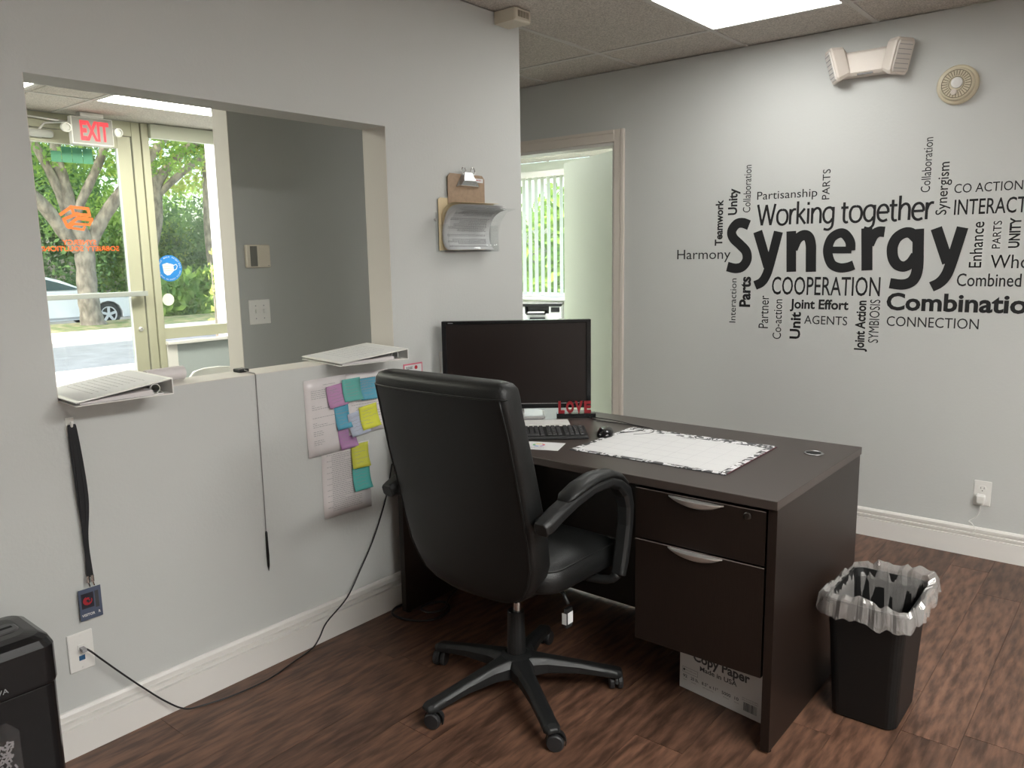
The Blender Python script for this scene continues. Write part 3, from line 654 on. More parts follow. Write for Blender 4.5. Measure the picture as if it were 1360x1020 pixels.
PEN = {'W': (.98, [[(.04, 1), (.26, 0)], [(.26, 0), (.48, .97)], [(.48, .97), (.70, 0)], [(.70, 0), (.92, 1)]]),
 'o': (.62, [[(.31, .70), (.16, .66), (.07, .5), (.055, .35), (.08, .18), (.17, .05), (.31, .0), (.45, .05), (.54, .18), (.565, .35), (.55, .5), (.46, .66), (.31, .70)]]),
 'r': (.36, [[(.08, 0), (.08, .72)], [(.09, .42), (.15, .60), (.25, .69), (.36, .69)]]),
 'k': (.50, [[(.08, 0), (.08, 1.06)], [(.10, .34), (.42, .71)], [(.16, .42), (.46, 0)]]),
 'i': (.20, [[(.09, 0), (.09, .71)], [(.09, .87), (.09, 1.0)]]),
 'n': (.56, [[(.08, 0), (.08, .72)], [(.09, .46), (.17, .62), (.30, .70), (.42, .65), (.475, .5), (.48, .3), (.48, 0)]]),
 'h': (.56, [[(.08, 0), (.08, 1.06)], [(.09, .46), (.17, .62), (.30, .70), (.42, .65), (.475, .5), (.48, .3), (.48, 0)]]),
 'g': (.60, [[(.50, .56), (.42, .67), (.30, .70), (.16, .64), (.07, .48), (.06, .30), (.12, .12), (.25, .02), (.38, .06), (.48, .2)], [(.51, .72), (.51, .30), (.50, 0), (.46, -.18), (.34, -.29), (.22, -.30), (.09, -.26)]]),
 't': (.36, [[(.14, .90), (.14, .3), (.16, .08), (.24, .0), (.34, .02)], [(.0, .66), (.33, .66)]]),
 'e': (.54, [[(.06, .37), (.50, .37)], [(.49, .36), (.49, .50), (.41, .65), (.29, .70), (.15, .64), (.07, .48), (.055, .33), (.09, .15), (.18, .04), (.31, .0), (.47, .06)]]),
 ' ': (.26, [])}
tot = sum(PEN[c][0] for c in 'Working together'); m_ = MB(); X = 0
A0, A1, hh = ((0.6520, 1.5430), (1.4810, 1.5430), 0.1060)
U_ = Vector((A1[0]-A0[0], 0, A1[1]-A0[1])); kx = U_.length/tot; U_.normalize(); kz = hh
for c in 'Working together':
    for q, sp in enumerate(PEN[c][1]):
        ribbon(m_, [((X+a)*kx, b*kz) for a, b in sp], .012, (A0[0], 0, A0[1]), U_, (0, 0, 1), .00008*(q+1))
    X += PEN[c][0]
m_.build('word', vinyl, mu)
for w_ in WORDS: word(*w_)

# ------------------------------------------------------------------ wall fittings of the mural wall
em = thing('emergency_light', 'white two headed emergency light high on the wall above the word mural', 'light', (1.172, YM, 2.262))
MB().loft([[(x, -d, z) for x, z in ((-.125, -.055), (.125, -.055), (.125, .055), (-.125, .055))] for d in (0, .05)] + [[(x, -.062, z) for x, z in ((-.115, -.04), (.115, -.04), (.115, .045), (-.115, .045))]]).build('body', almond, em, bevel=.004)
box('test_strip', mat('dark_strip', (.12, .12, .12), .5), em, -.04, .03, -.058, -.05, -.053, -.046)
for s in (-1, 1):
    mb = MB(); c = Vector((s*.135, -.055, .005)); ax = Vector((s*.82, -.50, -.28)).normalized(); side = ax.cross(Vector((0, 0, 1))).normalized(); up = side.cross(ax)
    def ring(d, w, h): return [c+ax*d+side*(w*u)+up*(h*v) for u, v in ((-1, -.8), (-.8, -1), (.8, -1), (1, -.8), (1, .8), (.8, 1), (-.8, 1), (-1, .8))]
    mb.loft([ring(-.05, .025, .04), ring(-.035, .045, .066), ring(.015, .052, .078), ring(.025, .05, .075)])
    hd = mb.build('lamp_head', almond, em)
    m2 = MB().loft([ring(.025, .043, .066), ring(.03, .040, .062)]); m2.build('lens', mat('lens', (.72, .68, .64), .2), hd)
    m3 = MB()
    for k in range(6): m3.obox(c+ax*.031+up*(-.05+k*.02), side, up, ax, .036, .0012, .0012)
    m3.build('lens_rib', greyink, hd)
cream = mat('cream_plastic', (.60, .54, .40), .45)
sd = thing('fire_alarm', 'round beige ceiling style fire alarm strobe on the wall at right', 'alarm', (1.545, YM, 2.116))
MB().lathe((0, 0, 0), (0, -1, 0), [(.083, 0), (.083, .012), (.078, .018), (.07, .02), (.066, .035), (.058, .040)], 40).build('base', cream, sd)
gv = MB()
for k in range(28):
    a = k*2*pi/28; d = Vector((cos(a), 0, sin(a)))
    gv.obox(d*.045+Vector((0, -.0405, 0)), d, Vector((-sin(a), 0, cos(a))), (0, 1, 0), .011, .0012, .001)
for r in (.030, .058): 
    gv.tube([Vector((r*cos(k*2*pi/32), -.0405, r*sin(k*2*pi/32))) for k in range(33)], .0012, 5, False)
gv.build('sound_slots', mat('slot_dark', (.16, .13, .09), .6), sd)
MB().lathe((.002, -.039, .004), (0, -1, 0), [(.024, 0), (.022, .008), (.012, .012)], 20).build('strobe_lens', mat('strobe', (.75, .74, .72), .12), sd)
MB().lathe((-.008, -.039, -.034), (0, -1, 0), [(.013, 0), (.012, .008), (.004, .010)], 14).build('test_button', almond, sd)
ol = thing('wall_outlet', 'white duplex outlet with a small charger on the mural wall', 'outlet', (1.762, YM, .303))
box('plate', whitepl, ol, -.035, .035, -.006, 0, -.058, .058, bevel=.003)
MB().lathe((0, -.006, .022), (0, -1, 0), [(.0165, 0), (.0165, .002), (.015, .003)], 20).build('socket', whitepl, ol)
sk = MB(); sk.box(-.0075, -.0055, -.0095, -.009, .021, .030).box(.0055, .0075, -.0095, -.009, .021, .030); sk.cyl((0, -.009, .013), (0, -1, 0), .0025, .0006, 8); sk.build('slots', ink, ol)
pc = thing('plug_charger', 'small white plug in charger with a short thin cable hanging from the outlet', 'charger', (1.76, YM-.010, .283))
MB().loft([rrect(.013, .012, .006, -.028, cy=-.012), rrect(.0165, .014, .007, -.018, cy=-.014), rrect(.018, .015, .007, .012, cy=-.015), rrect(.015, .012, .006, .018, cy=-.013)]).build('charger_body', whitepl, pc, smooth=False)
MB().tube(spline([(0, -.012, -.028), (.002, -.012, -.05), (-.012, .004, -.09), (-.042, .004, -.12), (-.03, .0, -.127), (-.012, -.008, -.15), (-.02, -.01, -.165)], 5), .0016, 6).build('cable', whitepl, pc, smooth=True)

# ------------------------------------------------------------------ door chime at the top of the left wall
ch = thing('wall_chime', 'off white slotted chime box at the top corner of the left wall', 'chime', (0, 2.80, 2.418))
MB().loft([[(0, -.045, -.03), (0, .055, -.03), (0, .055, .022), (0, -.045, .022)], [(.112, -.05, -.030), (.112, .06, -.030), (.112, .06, .022), (.112, -.05, .022)], [(.120, -.045, -.024), (.120, .055, -.024), (.120, .055, .02), (.120, -.045, .02)]]).build('housing', beige, ch, bevel=.002)
gv = MB()
for k in range(11): gv.box(.120, .1212, -.03+k*.007, -.0275+k*.007, -.014, .012)
gv.build('sound_slots', mat('slot_dark', (.16, .13, .09), .6), ch)

# ------------------------------------------------------------------ things on the left wall
def wp(y, z, x=.001): return Vector((x, y, z))
def sheet(name, label, y0, z0, w, h, ang, x, m, rows=0, seed=1, cat='paper', group=None, curl=.004, title=None):
    """sheet stuck to the left wall, top left corner y0,z0"""
    t = thing(name, label, cat, (x, y0, z0), group=group)
    c, s = cos(ang), sin(ang); U = Vector((0, c, s)); V = Vector((0, s, -c)); mb = MB(); n = 8
    top = []
    for j in range(n+1):
        v = j/n; lift = .0006+curl*v**3
        for i in range(5):
            u = i/4; top.append(U*u*w + V*v*h + Vector((lift*(1+.4*u), 0, 0)))
    mb.add(top, [(j*5+i, j*5+i+1, (j+1)*5+i+1, (j+1)*5+i) for j in range(n) for i in range(4)])
    mb.build('sheet', m, t, smooth=True, solid=.0004)
    if rows:
        ib = MB(); O = Vector((.0016+curl*1.2, 0, 0)); dz = h*.84/rows
        if title == 'typed':
            rr_ = random.Random(seed); ib2 = ib; text(ib2, 'Office Notices', O+U*w*.5+V*h*.09, U, V*-1, w*.26, .0035, .01, center=True)
            for v_, fr in ((.15, .5), (.175, .55), (.20, .5), (.225, .45), (.25, .3), (.34, .05), (.365, .2), (.39, .72), (.50, .78), (.57, .08), (.595, .3), (.62, .45), (.68, .18), (.705, .22), (.73, .2), (.80, .2), (.825, .22), (.85, .16)):
                scribble(ib2, O+U*w*.12+V*h*v_, U, V*-1, w*fr, 1, .004, h=.0017, seed=int(v_*999), fill=1)
            title = None
        else: scribble(ib, O+U*w*.08+V*h*.1, U, V*-1, w*.84, rows, dz, h=min(.0017, dz*.3), seed=seed, indent=.12)
        if title: text(ib, title, O+U*w*.5+V*h*.065, U, V*-1, w*.4, .006, .01, center=True)
        io = ib.build('print', greyink, t); io['kind'] = 'stuff'
    return t
paperw = mat('paper_wall', (.70, .66, .66), .5); lam = mat('laminated', (.72, .68, .68), .25)
sheet('notice_sheet', 'laminated typed notice sheet pinned left below the reception opening', 1.674, .984, .214, .282, .012, .001, lam, 22, 4, group='notices below the opening', title='typed')
sheet('notice_sheet', 'printed list sheet hanging lowest, under the yellow and teal sticky notes', 1.735, .722, .225, .262, -.02, .0005, lam, 30, 9, group='notices below the opening')
sheet('notice_sheet', 'small printed sheet at the right, half behind the office chair', 1.862, .985, .205, .232, -.01, .0035, lam, 18, 14, group='notices below the opening')
def sticky(lab, y, z, w, h, ang, col, seed, x=.009, curl=.012):
    m = mat('note_'+lab.split()[0], col, .7)
    t = sheet('sticky_note', lab, y, z, w, h, ang, x, m, 0, seed, 'sticky note', 'sticky notes around the notices', curl)
    ib = MB(); U = Vector((0, cos(ang), sin(ang))); V = Vector((0, sin(ang), -cos(ang)))
    r = random.Random(seed)
    for k in range(5):
        pts = [(w*.14+j*w*.74/9, -(h*.2+k*h*.14)+r.uniform(-.0024, .0024)) for j in range(r.randint(5, 10))]
        polyline2(ib, pts, .0011, (.0022+curl*((k+1.2)/5.)**3, 0, 0), U, -V)
    o = ib.build('handwriting', greyink, t); o['kind'] = 'stuff'
sticky('pink sticky note uppermost left, overlapping the typed sheet', 1.766, .950, .080, .080, .10, (.50, .26, .46), 1, .006)
sticky('teal sticky note in the top row between pink and blue', 1.838, .968, .085, .083, .01, (.13, .42, .38), 2)
sticky('blue sticky note at the right of the top row', 1.922, .962, .08, .082, -.03, (.10, .33, .45), 3, .006)
sticky('sky blue sticky note under the teal one', 1.800, .872, .065, .088, .06, (.10, .36, .50), 4, .004)
sticky('lavender pale sticky note in the middle of the cluster', 1.853, .835, .088, .088, .13, (.42, .46, .56), 5, .012)
sticky('yellow sticky note right of the lavender one', 1.906, .853, .088, .088, .10, (.62, .63, .06), 6, .014)
sticky('purple sticky note hanging at the bottom edge of the typed sheet', 1.810, .792, .078, .086, .08, (.42, .22, .42), 7, .004)
sticky('lime sticky note on the lower list sheet', 1.868, .716, .082, .092, -.02, (.55, .56, .07), 8, .006)
sticky('turquoise sticky note at the bottom with a pointed lower edge', 1.868, .624, .084, .09, .02, (.10, .45, .42), 9, .006)
# "please help" sign
sg = thing('help_sign', 'small white sign with a pink border peeking over the office chair', 'sign', (.001, 2.153, .91))
box('border', mat('pink_border', (.62, .16, .22), .5), sg, 0, .0016, 0, .105, 0, .078, bevel=.0005); box('card', paper, sg, .0015, .0024, .006, .099, .006, .072)
m_ = MB(); text(m_, 'PLEASE', (.0028, .014, .056), (0, 1, 0), (0, 0, 1), .034, .010, .02); text(m_, 'Help', (.0028, .014, .018), (0, 1, 0), (0, 0, 1), .075, .028, .03)
m_.build('lettering', ink, sg)
m_ = MB().cyl((.0024, .068, .060), (1, 0, 0), .008, .0006, 16); m_.build('figure_mark', redink, sg)
tag(MB().loft([rrect(.001, .005, .0008, 0), rrect(.006, .0045, .0008, .06), rrect(.008, .004, .0008, .12)]).build('white_ruler', whitepl, None, loc=(.02, 2.35, .90)), 'narrow white strip standing against the wall left of the monitor', 'strip')
# lanyard with badge
hk = thing('adhesive_hook', 'small white adhesive hook under the left binder', 'hook', (.0, .892, .962))
box('plate', whitepl, hk, 0, .003, -.0115, .0115, -.03, .024, bevel=.001)
MB().tube(spline([(.003, 0, .006), (.012, 0, .0), (.016, 0, .006), (.016, 0, .014)], 4), .004, 8).build('hook', whitepl, hk, smooth=True)
ly = thing('visitor_lanyard', 'black lanyard with a blue visitor badge hanging from the hook', 'lanyard', (.012, .892, .96))
for k, (a, b) in enumerate((((-.006), .0), ((.006), .002), ((.002), -.003), ((.008), .006))):
    mid = .004*k
    P = spline([(.002, 0, .004), (.003, a, -.01), (.004+.001*k, a+.004+b, -.2), (.004, .004+b*.5, -.33+.0*k), (.003, .006+(k-1.5)*.003, -.44)], 6)
    mb = MB(); rings = []
    for i, p in enumerate(P): rings.append([p+Vector((dx, dy, 0)) for dx, dy in ((-.001, -.005), (.001, -.005), (.001, .005), (-.001, .005))])
    mb.loft(rings); mb.build('strap', mat('webbing', (.01, .01, .012), .8), ly)
for y in (.0, .012): MB().cyl((.003, y, -.455), (0, 0, 1), .005, .02, 10).tube([(.003, y, -.455), (.003, y+.003, -.468)], .002, 6).build('swivel_clip', chrome, ly)
bd = MB().box(0, .0015, -.030, .032, -.565, -.472); bd = bd.build('badge', mat('badge_blue', (.07, .09, .14), .3), ly, bevel=.0005)
box('badge_field', mat('badge_dark', (.02, .02, .03), .3), bd, .0015, .0019, -.024, .010, -.53, -.485)
m_ = MB(); 
for k in range(3): polyline2(m_, [(.0065*cos(a)*(.8+.5*k)-.007, .0065*sin(a)*(.8+.5*k)-.508) for a in np.linspace(k, k+4.6, 10)], .0022, (.0023, 0, 0), (0, 1, 0), (0, 0, 1))
m_.build('emblem', redink, bd)
m_ = MB(); text(m_, 'VISITOR', (.0022, -.026, -.553), (0, 1, 0), (0, 0, 1), .036, .0075, .02); text(m_, 'R', (.0022, .020, -.553), (0, 1, 0), (0, 0, 1), .006, .0075, .02); m_.build('lettering', whitepl, bd)
MB().box(.0015, .0019, .014, .024, -.535, -.485).build('badge_slot', ink, bd)
# network outlet, left
no = thing('network_outlet', 'white network jack plate with a blue port above the left baseboard', 'outlet', (0, .857, .305))
box('plate', whitepl, no, 0, .006, -.035, .035, -.058, .058, bevel=.003)
box('jack', whitepl, no, .005, .009, -.009, .009, .004, .022); box('jack_port', mat('port_blue', (.02, .09, .2), .4), no, .005, .0075, -.008, .008, -.026, -.012)
for z in (-.048, .048): MB().cyl((.006, 0, z), (1, 0, 0), .0028, .001, 8).build('screw', satin, no)
cb = thing('network_cable', 'long thin black cable running from the wall jack along the floor and up the wall', 'cable', (.009, .857, .316))
o0 = Vector((.009, .857, .316))
cp = [(.009, .857, .316), (.03, .868, .312), (.035, .90, .27), (.035, .95, .205), (.035, 1.01, .13), (.04, 1.07, .06), (.05, 1.12, .016), (.06, 1.17, .005), (.085, 1.27, .004), (.09, 1.40, .004), (.06, 1.52, .004), (.035, 1.62, .006), (.028, 1.66, .03), (.024, 1.70, .075), (.022, 1.80, .135), (.012, 1.88, .22), (.008, 1.96, .33), (.006, 2.03, .47), (.005, 2.07, .60)]
MB().tube([p-o0 for p in spline(cp, 6)], .0027, 8).build('cable', mat('cable_black', (.01, .01, .011), .4), cb, smooth=True)
box('plug', clear_mat('plug_clear', (.7, .7, .7), .1, (.6, .6, .62), .5), cb, .0, .022, -.006, .006, -.006, .004)
# pen on a beaded chain
pn = thing('chained_pen', 'black counter pen hanging on a long beaded chain from the sill', 'pen', (-.09, 1.49, OZ0))
box('pen_base', plastic, pn, -.022, .022, -.018, .018, .0005, .012, bevel=.003)
P = [(.0, 0, .012), (.05, -.002, .004), (.088, -.004, .003), (.0935, -.005, -.004)] + [(.0935, -.005+.0*k, -.004-.0045*k) for k in range(1, 121)]
Q = []; R_ = []
for a, b in zip(P[:-1], P[1:]):
    L = (Vector(b)-Vector(a)).length; k = max(1, round(L/.0045))
    for j in range(k):
        for u, r in ((0, .0008), (.35, .0021), (.7, .0021)): Q.append(Vector(a).lerp(Vector(b), (j+u)/k)); R_.append(r)
MB().tube(Q, R_, 5).build('bead_chain', mat('chain_steel', (.32, .31, .30), .4, metal=.6), pn)['kind'] = 'stuff'
MB().lathe((.0935, -.005, -.546), (0, 0, -1), [(.0015, 0), (.004, .006), (.0045, .05), (.0055, .09), (.0045, .125), (.001, .145)], 12).build('pen_barrel', glossblack, pn, smooth=True)

# wall pocket with curled papers
pk = thing('wall_pocket', 'clear acrylic wall pocket bulging with curled papers', 'file holder', (0, 2.36, 1.43))
box('back_panel', acrylic, pk, .001, .004, 0, .34, 0, .16)
box('pocket_floor', acrylic, pk, .004, .055, .02, .33, 0, .003)
for y in (.02, .328): box('pocket_side', acrylic, pk, .004, .055, y, y+.002, 0, .11)
for z in (.03,): MB().cyl((.004, -.004, .13), (1, 0, 0), .006, .004, 12).build('screw', satin, pk)
front = MB(); prof = [(.055, .0), (.052, .03), (.05, .07), (.062, .12), (.10, .165), (.15, .175)]
n_ = len(prof); ff = [(x+.003, .02+.315*j, z) for x, z in prof for j in (0, 1)]
front.add(ff, [(2*i, 2*i+1, 2*i+3, 2*i+2) for i in range(n_-1)]); front.build('front_panel', acrylic, pk, smooth=True, solid=.002)
def curled(name, lab, xo, y0, w, prof, seed, m=paper, rows=True, cat='paper'):
    t = thing(name, lab, cat, (0, 2.36+y0, 1.434), group='papers in the wall pocket'); mb = MB(); P = spline([(x+xo, 0, z) for x, z in prof], 4)
    n = len(P); mb.add([(p.x, j/3*w, p.z+.003*(j/3)*(i/n)) for i, p in enumerate(P) for j in range(4)], [(4*i+j, 4*i+j+1, 4*i+j+5, 4*i+j+4) for i in range(n-1) for j in range(3)])
    mb.build('sheet', m, t, smooth=True, solid=.0006)
    if rows:
        ib = MB(); r = random.Random(seed)
        for i in range(2, n-2):
            if i % 2 == 0 and r.random() < .25: continue
            for q in range(2):
                p = P[i].lerp(P[i+1], q*.5+.1); d = (P[i+1]-P[i]).normalized(); nn = Vector((d.z, 0, -d.x)); nn = nn if nn.x > 0 else -nn
                y = .02+.03*(i % 3); 
                while y < w*.88:
                    l = r.uniform(.003, .012); a = p+nn*.0012+Vector((0, y, 0)); mb2 = a+Vector((0, l, r.uniform(-.001, .001))); ib.quad(a, mb2, mb2+d*.0028, a+d*.0028); y += l+.003
        o = ib.build('handwriting', greyink, t); o['kind'] = 'stuff'
    return t
pf = [(.048, .004), (.030, .02), (.020, .05), (.022, .09), (.045, .135), (.085, .160), (.125, .166)]
for k, lab in enumerate(('front curled handwritten sheet in the wall pocket', 'second curled sheet behind the front one', 'third curled sheet behind the front ones', 'rearmost curled white sheet in the pocket')):
    p_ = [(x-.0035*k if i < 5 else x-.006*k, z+(.006*k if i > 3 else 0)) for i, (x, z) in enumerate(pf)]
    curled('paper_sheet', lab, 0, .028+.004*(k % 2), .285, p_, k+3, rows=(k == 0))
manila = mat('manila', (.66, .54, .34), .6)
curled('manila_folder', 'cream manila folder bending out over the wall pocket', 0, .03, .27, [(.024, .004), (.008, .05), (.008, .12), (.02, .165), (.055, .19), (.09, .193)], 9, manila, False, 'folder')
t = thing('manila_folder', 'cream manila folder standing against the wall with a raised tab', 'folder', (.0055, 2.374, 1.436), group='papers in the wall pocket')
MB().prism([(0, 0), (.285, 0), (.285, .205), (.28, .21), (.275, .235), (.205, .235), (.195, .213), (.01, .213), (0, .205)], lambda u, v, d: (d, u, v), 0, .0015).build('folder_leaf', manila, t)
cbd = thing('clipboard', 'brown hardboard clipboard with a chrome clip standing in the wall pocket', 'clipboard', (.0075, 2.43, 1.44))
hb = mat('hardboard', (.34, .24, .16), .6, noise=.15, nscale=60)
MB().prism([(0, 0), (.228, 0), (.228, .295), (.213, .31), (.015, .31), (0, .295)], lambda u, v, d: (d, u, v), 0, .003).build('board', hb, cbd)
cm = MB(); cm.loft([[(.004, .045+e, .255), (.004, .188-e, .255), (.02, .175-e, .262), (.02, .058+e, .262)] for e in (0,)] + [[(.004, .065, .285), (.004, .168, .285), (.024, .155, .283), (.024, .078, .283)], [(.004, .085, .315), (.004, .148, .315), (.014, .14, .318), (.014, .093, .318)]])
cm.build('clip', chrome, cbd, bevel=.002)
for y in (.088, .145): MB().tube([Vector((.012, y+.013*cos(a), .322+.016*sin(a))) for a in np.linspace(0, 2*pi, 13)], .0025, 6).build('clip_loop', chrome, cbd, smooth=True)
box('clip_label', paper, cbd, .003, .0036, .17, .218, .28, .297)
m_ = MB(); scribble(m_, (.0038, .174, .288), (0, 1, 0), (0, 0, 1), .04, 1, .004, .003, 2); m_.build('label_print', redink, cbd)

# ------------------------------------------------------------------ binders on the sill
def binder(lab, loc, rz, w, d, hs, seed, roll=False):
    """spine along local +x side; w along x, d along y; hs spine height; covers taper to the fore edge at x=0"""
    t = thing('ring_binder', lab, 'binder', loc, rz, 'white binders on the reception sill'); th_ = .003
    MB().box(0, w, 0, d, 0, th_).build('back_cover', whitepl, t, bevel=.001)
    z1 = th_+.009
    top = MB().loft([[(0, y, z1), (w-.003, y, hs), (w-.003, y, hs-th_), (0, y, z1-th_)] for y in (0, d)]); top.build('front_cover', whitepl, t)
    box('spine', whitepl, t, w-.003, w, 0, d, th_, hs)
    MB().loft([[(.012, y, th_+.001), (w*.8, y, th_+.001), (w*.78, y, hs*.42), (w*.3, y, z1+.0005), (.012, y, z1-th_-.001)] for y in (.006, d-.006)]).build('page_block', mat('pages', (.60, .57, .57), .8), t)
    rg_ = MB()
    for y in (.03, .10, .18, .25):
        if y < d: rg_.tube([Vector((w-.04+.014*cos(a), y, .018+.013*sin(a))) for a in np.linspace(0, 2*pi, 13)], .0016, 6)
    rg_.box(w-.055, w-.025, .012, d-.012, th_, th_+.003); rg_.build('ring_mechanism', chrome, t)
    cv = MB(); sl_ = (hs-z1)/(w-.003); r = random.Random(seed)
    U = Vector((1, 0, sl_)).normalized()
    ins = [(w*.05, .010), (w*.96, .010), (w*.96, d-.010), (w*.05, d-.010)]
    cv.add([(x, y, z1+.0006+x*sl_) for x, y in ins], [(0, 1, 2, 3)]); cv.build('cover_sheet', paper, t)
    ib = MB()
    for k in range(9):
        x = w*.24+k*w*.068; y = .05+r.uniform(0, .03)
        while y < d-.05:
            l = r.uniform(.006, .02); z = z1+.0011+x*sl_
            ib.add([(x, y, z), (x+.0022, y, z+.0022*sl_), (x+.0022, y+l, z+.0022*sl_), (x, y+l, z)], [(0, 1, 2, 3)]); y += l+.004
    o = ib.build('print', greyink, t); o['kind'] = 'stuff'
    return t
def rot(x, y, a): return (x*cos(a)-y*sin(a), x*sin(a)+y*cos(a))
b1a = radians(86.5)      # local +x runs along world +y; local +y runs along world -x
binder('white ring binder lying over the left end of the reception sill', (.134, .862, OZ0+.001), b1a, .262, .295, .046, 3)
b2a = radians(80)
binder('white ring binder lying over the right end of the reception sill', (.108, 1.757, OZ0+.001), b2a, .285, .30, .040, 8)
rp_ = thing('paper_roll', 'white rolled paper lying behind the left binder', 'paper roll', (-.09, 1.16, OZ0+.024))
MB().lathe((0, 0, 0), (-.05, 1, 0), [(.0, .0), (.021, 0), (.022, .004), (.022, .125), (.019, .127), (.017, .12), (.0, .12)], 24, False, False).build('roll', mat('roll_paper', (.66, .62, .62), .6), rp_, smooth=False)

# ------------------------------------------------------------------ desk
dk = thing('office_desk', 'dark espresso double sided office desk with two drawers at the right', 'desk', (.055, 2.027, 0))
def dbox(n, m, x0, x1, y0, y1, z0, z1, **k): return box(n, m, k.pop('parent', dk), x0-.055, x1-.055, y0-2.027, y1-2.027, z0, z1, **k)
dbox('desktop', esp_sheen, .055, 1.579, 2.027, 2.785, .7235, .749, bevel=.0015)
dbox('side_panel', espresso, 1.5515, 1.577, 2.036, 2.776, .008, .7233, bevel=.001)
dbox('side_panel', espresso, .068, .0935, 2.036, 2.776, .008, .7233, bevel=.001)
for x in (1.564, .081):
    for y in (2.06, 2.74): MB().cyl((x-.055, y-2.027, .0), (0, 0, 1), .012, .009, 10).build('foot_glide', plastic, dk)
dbox('modesty_panel', espresso, .094, 1.551, 2.62, 2.64, .012, .7233)
# pedestal
pd = dbox('pedestal', espresso, 1.136, 1.545, 2.058, 2.615, .232, .7225)
g_ = .0035
def crescent(parent, cx, zt, w=.174, h=.027, dep=.024):
    mb = MB(); n = 16; rings = []
    for k in range(n+1):
        u = k/n*2-1; x = cx+u*w/2; q = max(1-u*u, .0004); d = dep*q**.6; hh = h*q**.8
        rings.append([(x, 0, zt), (x, -d, zt-.001), (x, -d*.98, zt-.004), (x, -d*.55, zt-hh*.75), (x, 0, zt-hh)])
    mb.loft(rings); return mb.build('drawer_handle', satin, parent, smooth=False)
for z0, z1, hz in ((.5545, .7115, .7055), (.223, .5495, .546)):
    dw = thing('drawer', '', 'x') if False else dbox('drawer', espresso, 1.1375, 1.5445, 2.0395, 2.0575, z0, z1, bevel=.001)
    crescent(dw, 1.3345-.055, hz).location = (0, 2.0394-2.027, 0)
    dbox('drawer_highlight', mat('edge_highlight', (.22, .19, .17), .4), 1.1375, 1.5445, 2.0388, 2.0398, z1-.0022, z1-.0002, parent=dw)  # pale strip paints the highlight along each drawer's top edge
    if z0 > .5:
        MB().lathe((1.492-.055, 2.0394-2.027, .690), (0, -1, 0), [(.011, 0), (.011, .002), (.0085, .0035), (.0085, .002), (.002, .002)], 20).box(1.491-.055, 1.4925-.055, 2.0368-2.027, 2.0372-2.027, .687, .693).build('lock', mat('dark_metal', (.12, .115, .11), .3, metal=1), dw)
gm = thing('cable_grommet', 'round black cable grommet in the right end of the desktop', 'grommet', (1.478, 2.605, .749))
MB().lathe((0, 0, 0), (0, 0, 1), [(.024, .0002), (.032, .0002), (.032, .002), (.030, .0035), (.026, .0035), (.024, .0012)], 28, False, False).build('rim', mat('grommet_rim', (.25, .25, .25), .25, metal=.6), gm, smooth=True)
MB().cyl((0, 0, .0003), (0, 0, 1), .0245, .0004, 28).build('hole', mat('hole_black', (.002, .002, .002), .9), gm)

# copy paper carton in the kneehole
bx = thing('paper_carton', 'white copy paper carton on the floor under the drawers', 'box', (1.205, 2.216, .001), radians(-8.5))
cart = mat('carton', (.60, .585, .57), .7)
MB().box(0, .305, 0, .30, 0, .20).build('carton', cart, bx, bevel=.001); MB().box(-.002, .307, -.002, .302, .150, .215).build('lid', cart, bx, bevel=.001)
m_ = MB(); F_ = lambda x, z: (x, -.0004, z)
text(m_, 'Copy Paper', F_(.052, .112), (1, 0, 0), (0, 0, 1), .205, .031, .03); text(m_, 'Made in USA', F_(.078, .085), (1, 0, 0), (0, 0, 1), .135, .0155, .02)
for s_, x, w in (('92', .014, .016), ('20 lb.', .044, .030), ('8.5" x 11"', .086, .060), ('5000', .160, .032), ('10', .206, .014)): text(m_, s_, (x, -.0004, .040), (1, 0, 0), (0, 0, 1), w, .0105, .015)
for x, w in ((.014, .014), (.046, .018), (.09, .04), (.165, .02), (.205, .016)): text(m_, 'sheets', (x, -.0004, .031), (1, 0, 0), (0, 0, 1), w, .003)
polyline2(m_, [(.012, .058), (.012, .076), (.070, .076), (.070, .058), (.012, .058)], .0009, (0, -.0004, 0), (1, 0, 0), (0, 0, 1))
m_.add([F_(0.0, 0.0)]*0, []); text(m_, 'Recycled fiber content', (.024, -.0004, .066), (1, 0, 0), (0, 0, 1), .042, .003); m_.cyl((.018, -.0002, .067), (0, -1, 0), .004, .0004, 12)
x = .238; r = random.Random(5)
while x < .283: w = r.choice((.0008, .0016, .0026)); m_.quad((x, -.0004, .018), (x+w, -.0004, .018), (x+w, -.0004, .046), (x, -.0004, .046)); x += w+r.choice((.001, .0016))
for k in range(2): text(m_, 'Store in a cool dry place', (.232, -.0004, .051+k*.007), (1, 0, 0), (0, 0, 1), .055, .003)
m_.build('print', ink, bx)['kind'] = 'stuff'

# ------------------------------------------------------------------ waste bin
wb = thing('waste_bin', 'black rectangular plastic waste bin beside the right end of the desk', 'bin', (1.735, 2.478, .0))
prof = [(.088, .112, .0), (.094, .118, .008), (.098, .128, .12), (.104, .140, .25), (.110, .152, .372), (.117, .159, .374), (.117, .159, .386), (.109, .151, .386), (.104, .145, .36), (.09, .118, .02)]
MB().loft([rrect(a, b, .03, z, 5) for a, b, z in prof]).build('bin_body', mat('bin_black', (.005, .005, .005), .5, spec=.4, bump=.15, bscale=300), wb, smooth=False, bevel=.001)
ln = MB(); nU = 96; r = np.random.default_rng(12); rows = [(-.028, .16), (-.014, .27), (-.008, .36), (.001, .392), (.010, .402), (.019, .390), (.026, .362), (.027, .350)]
ph = r.uniform(0, 6.28, (4, 12)); rings = []
_b = rrect(.110, .152, .03, 0, 8); _b = [Vector(q) for q in _b]; _b.append(_b[0]); _L = [0]
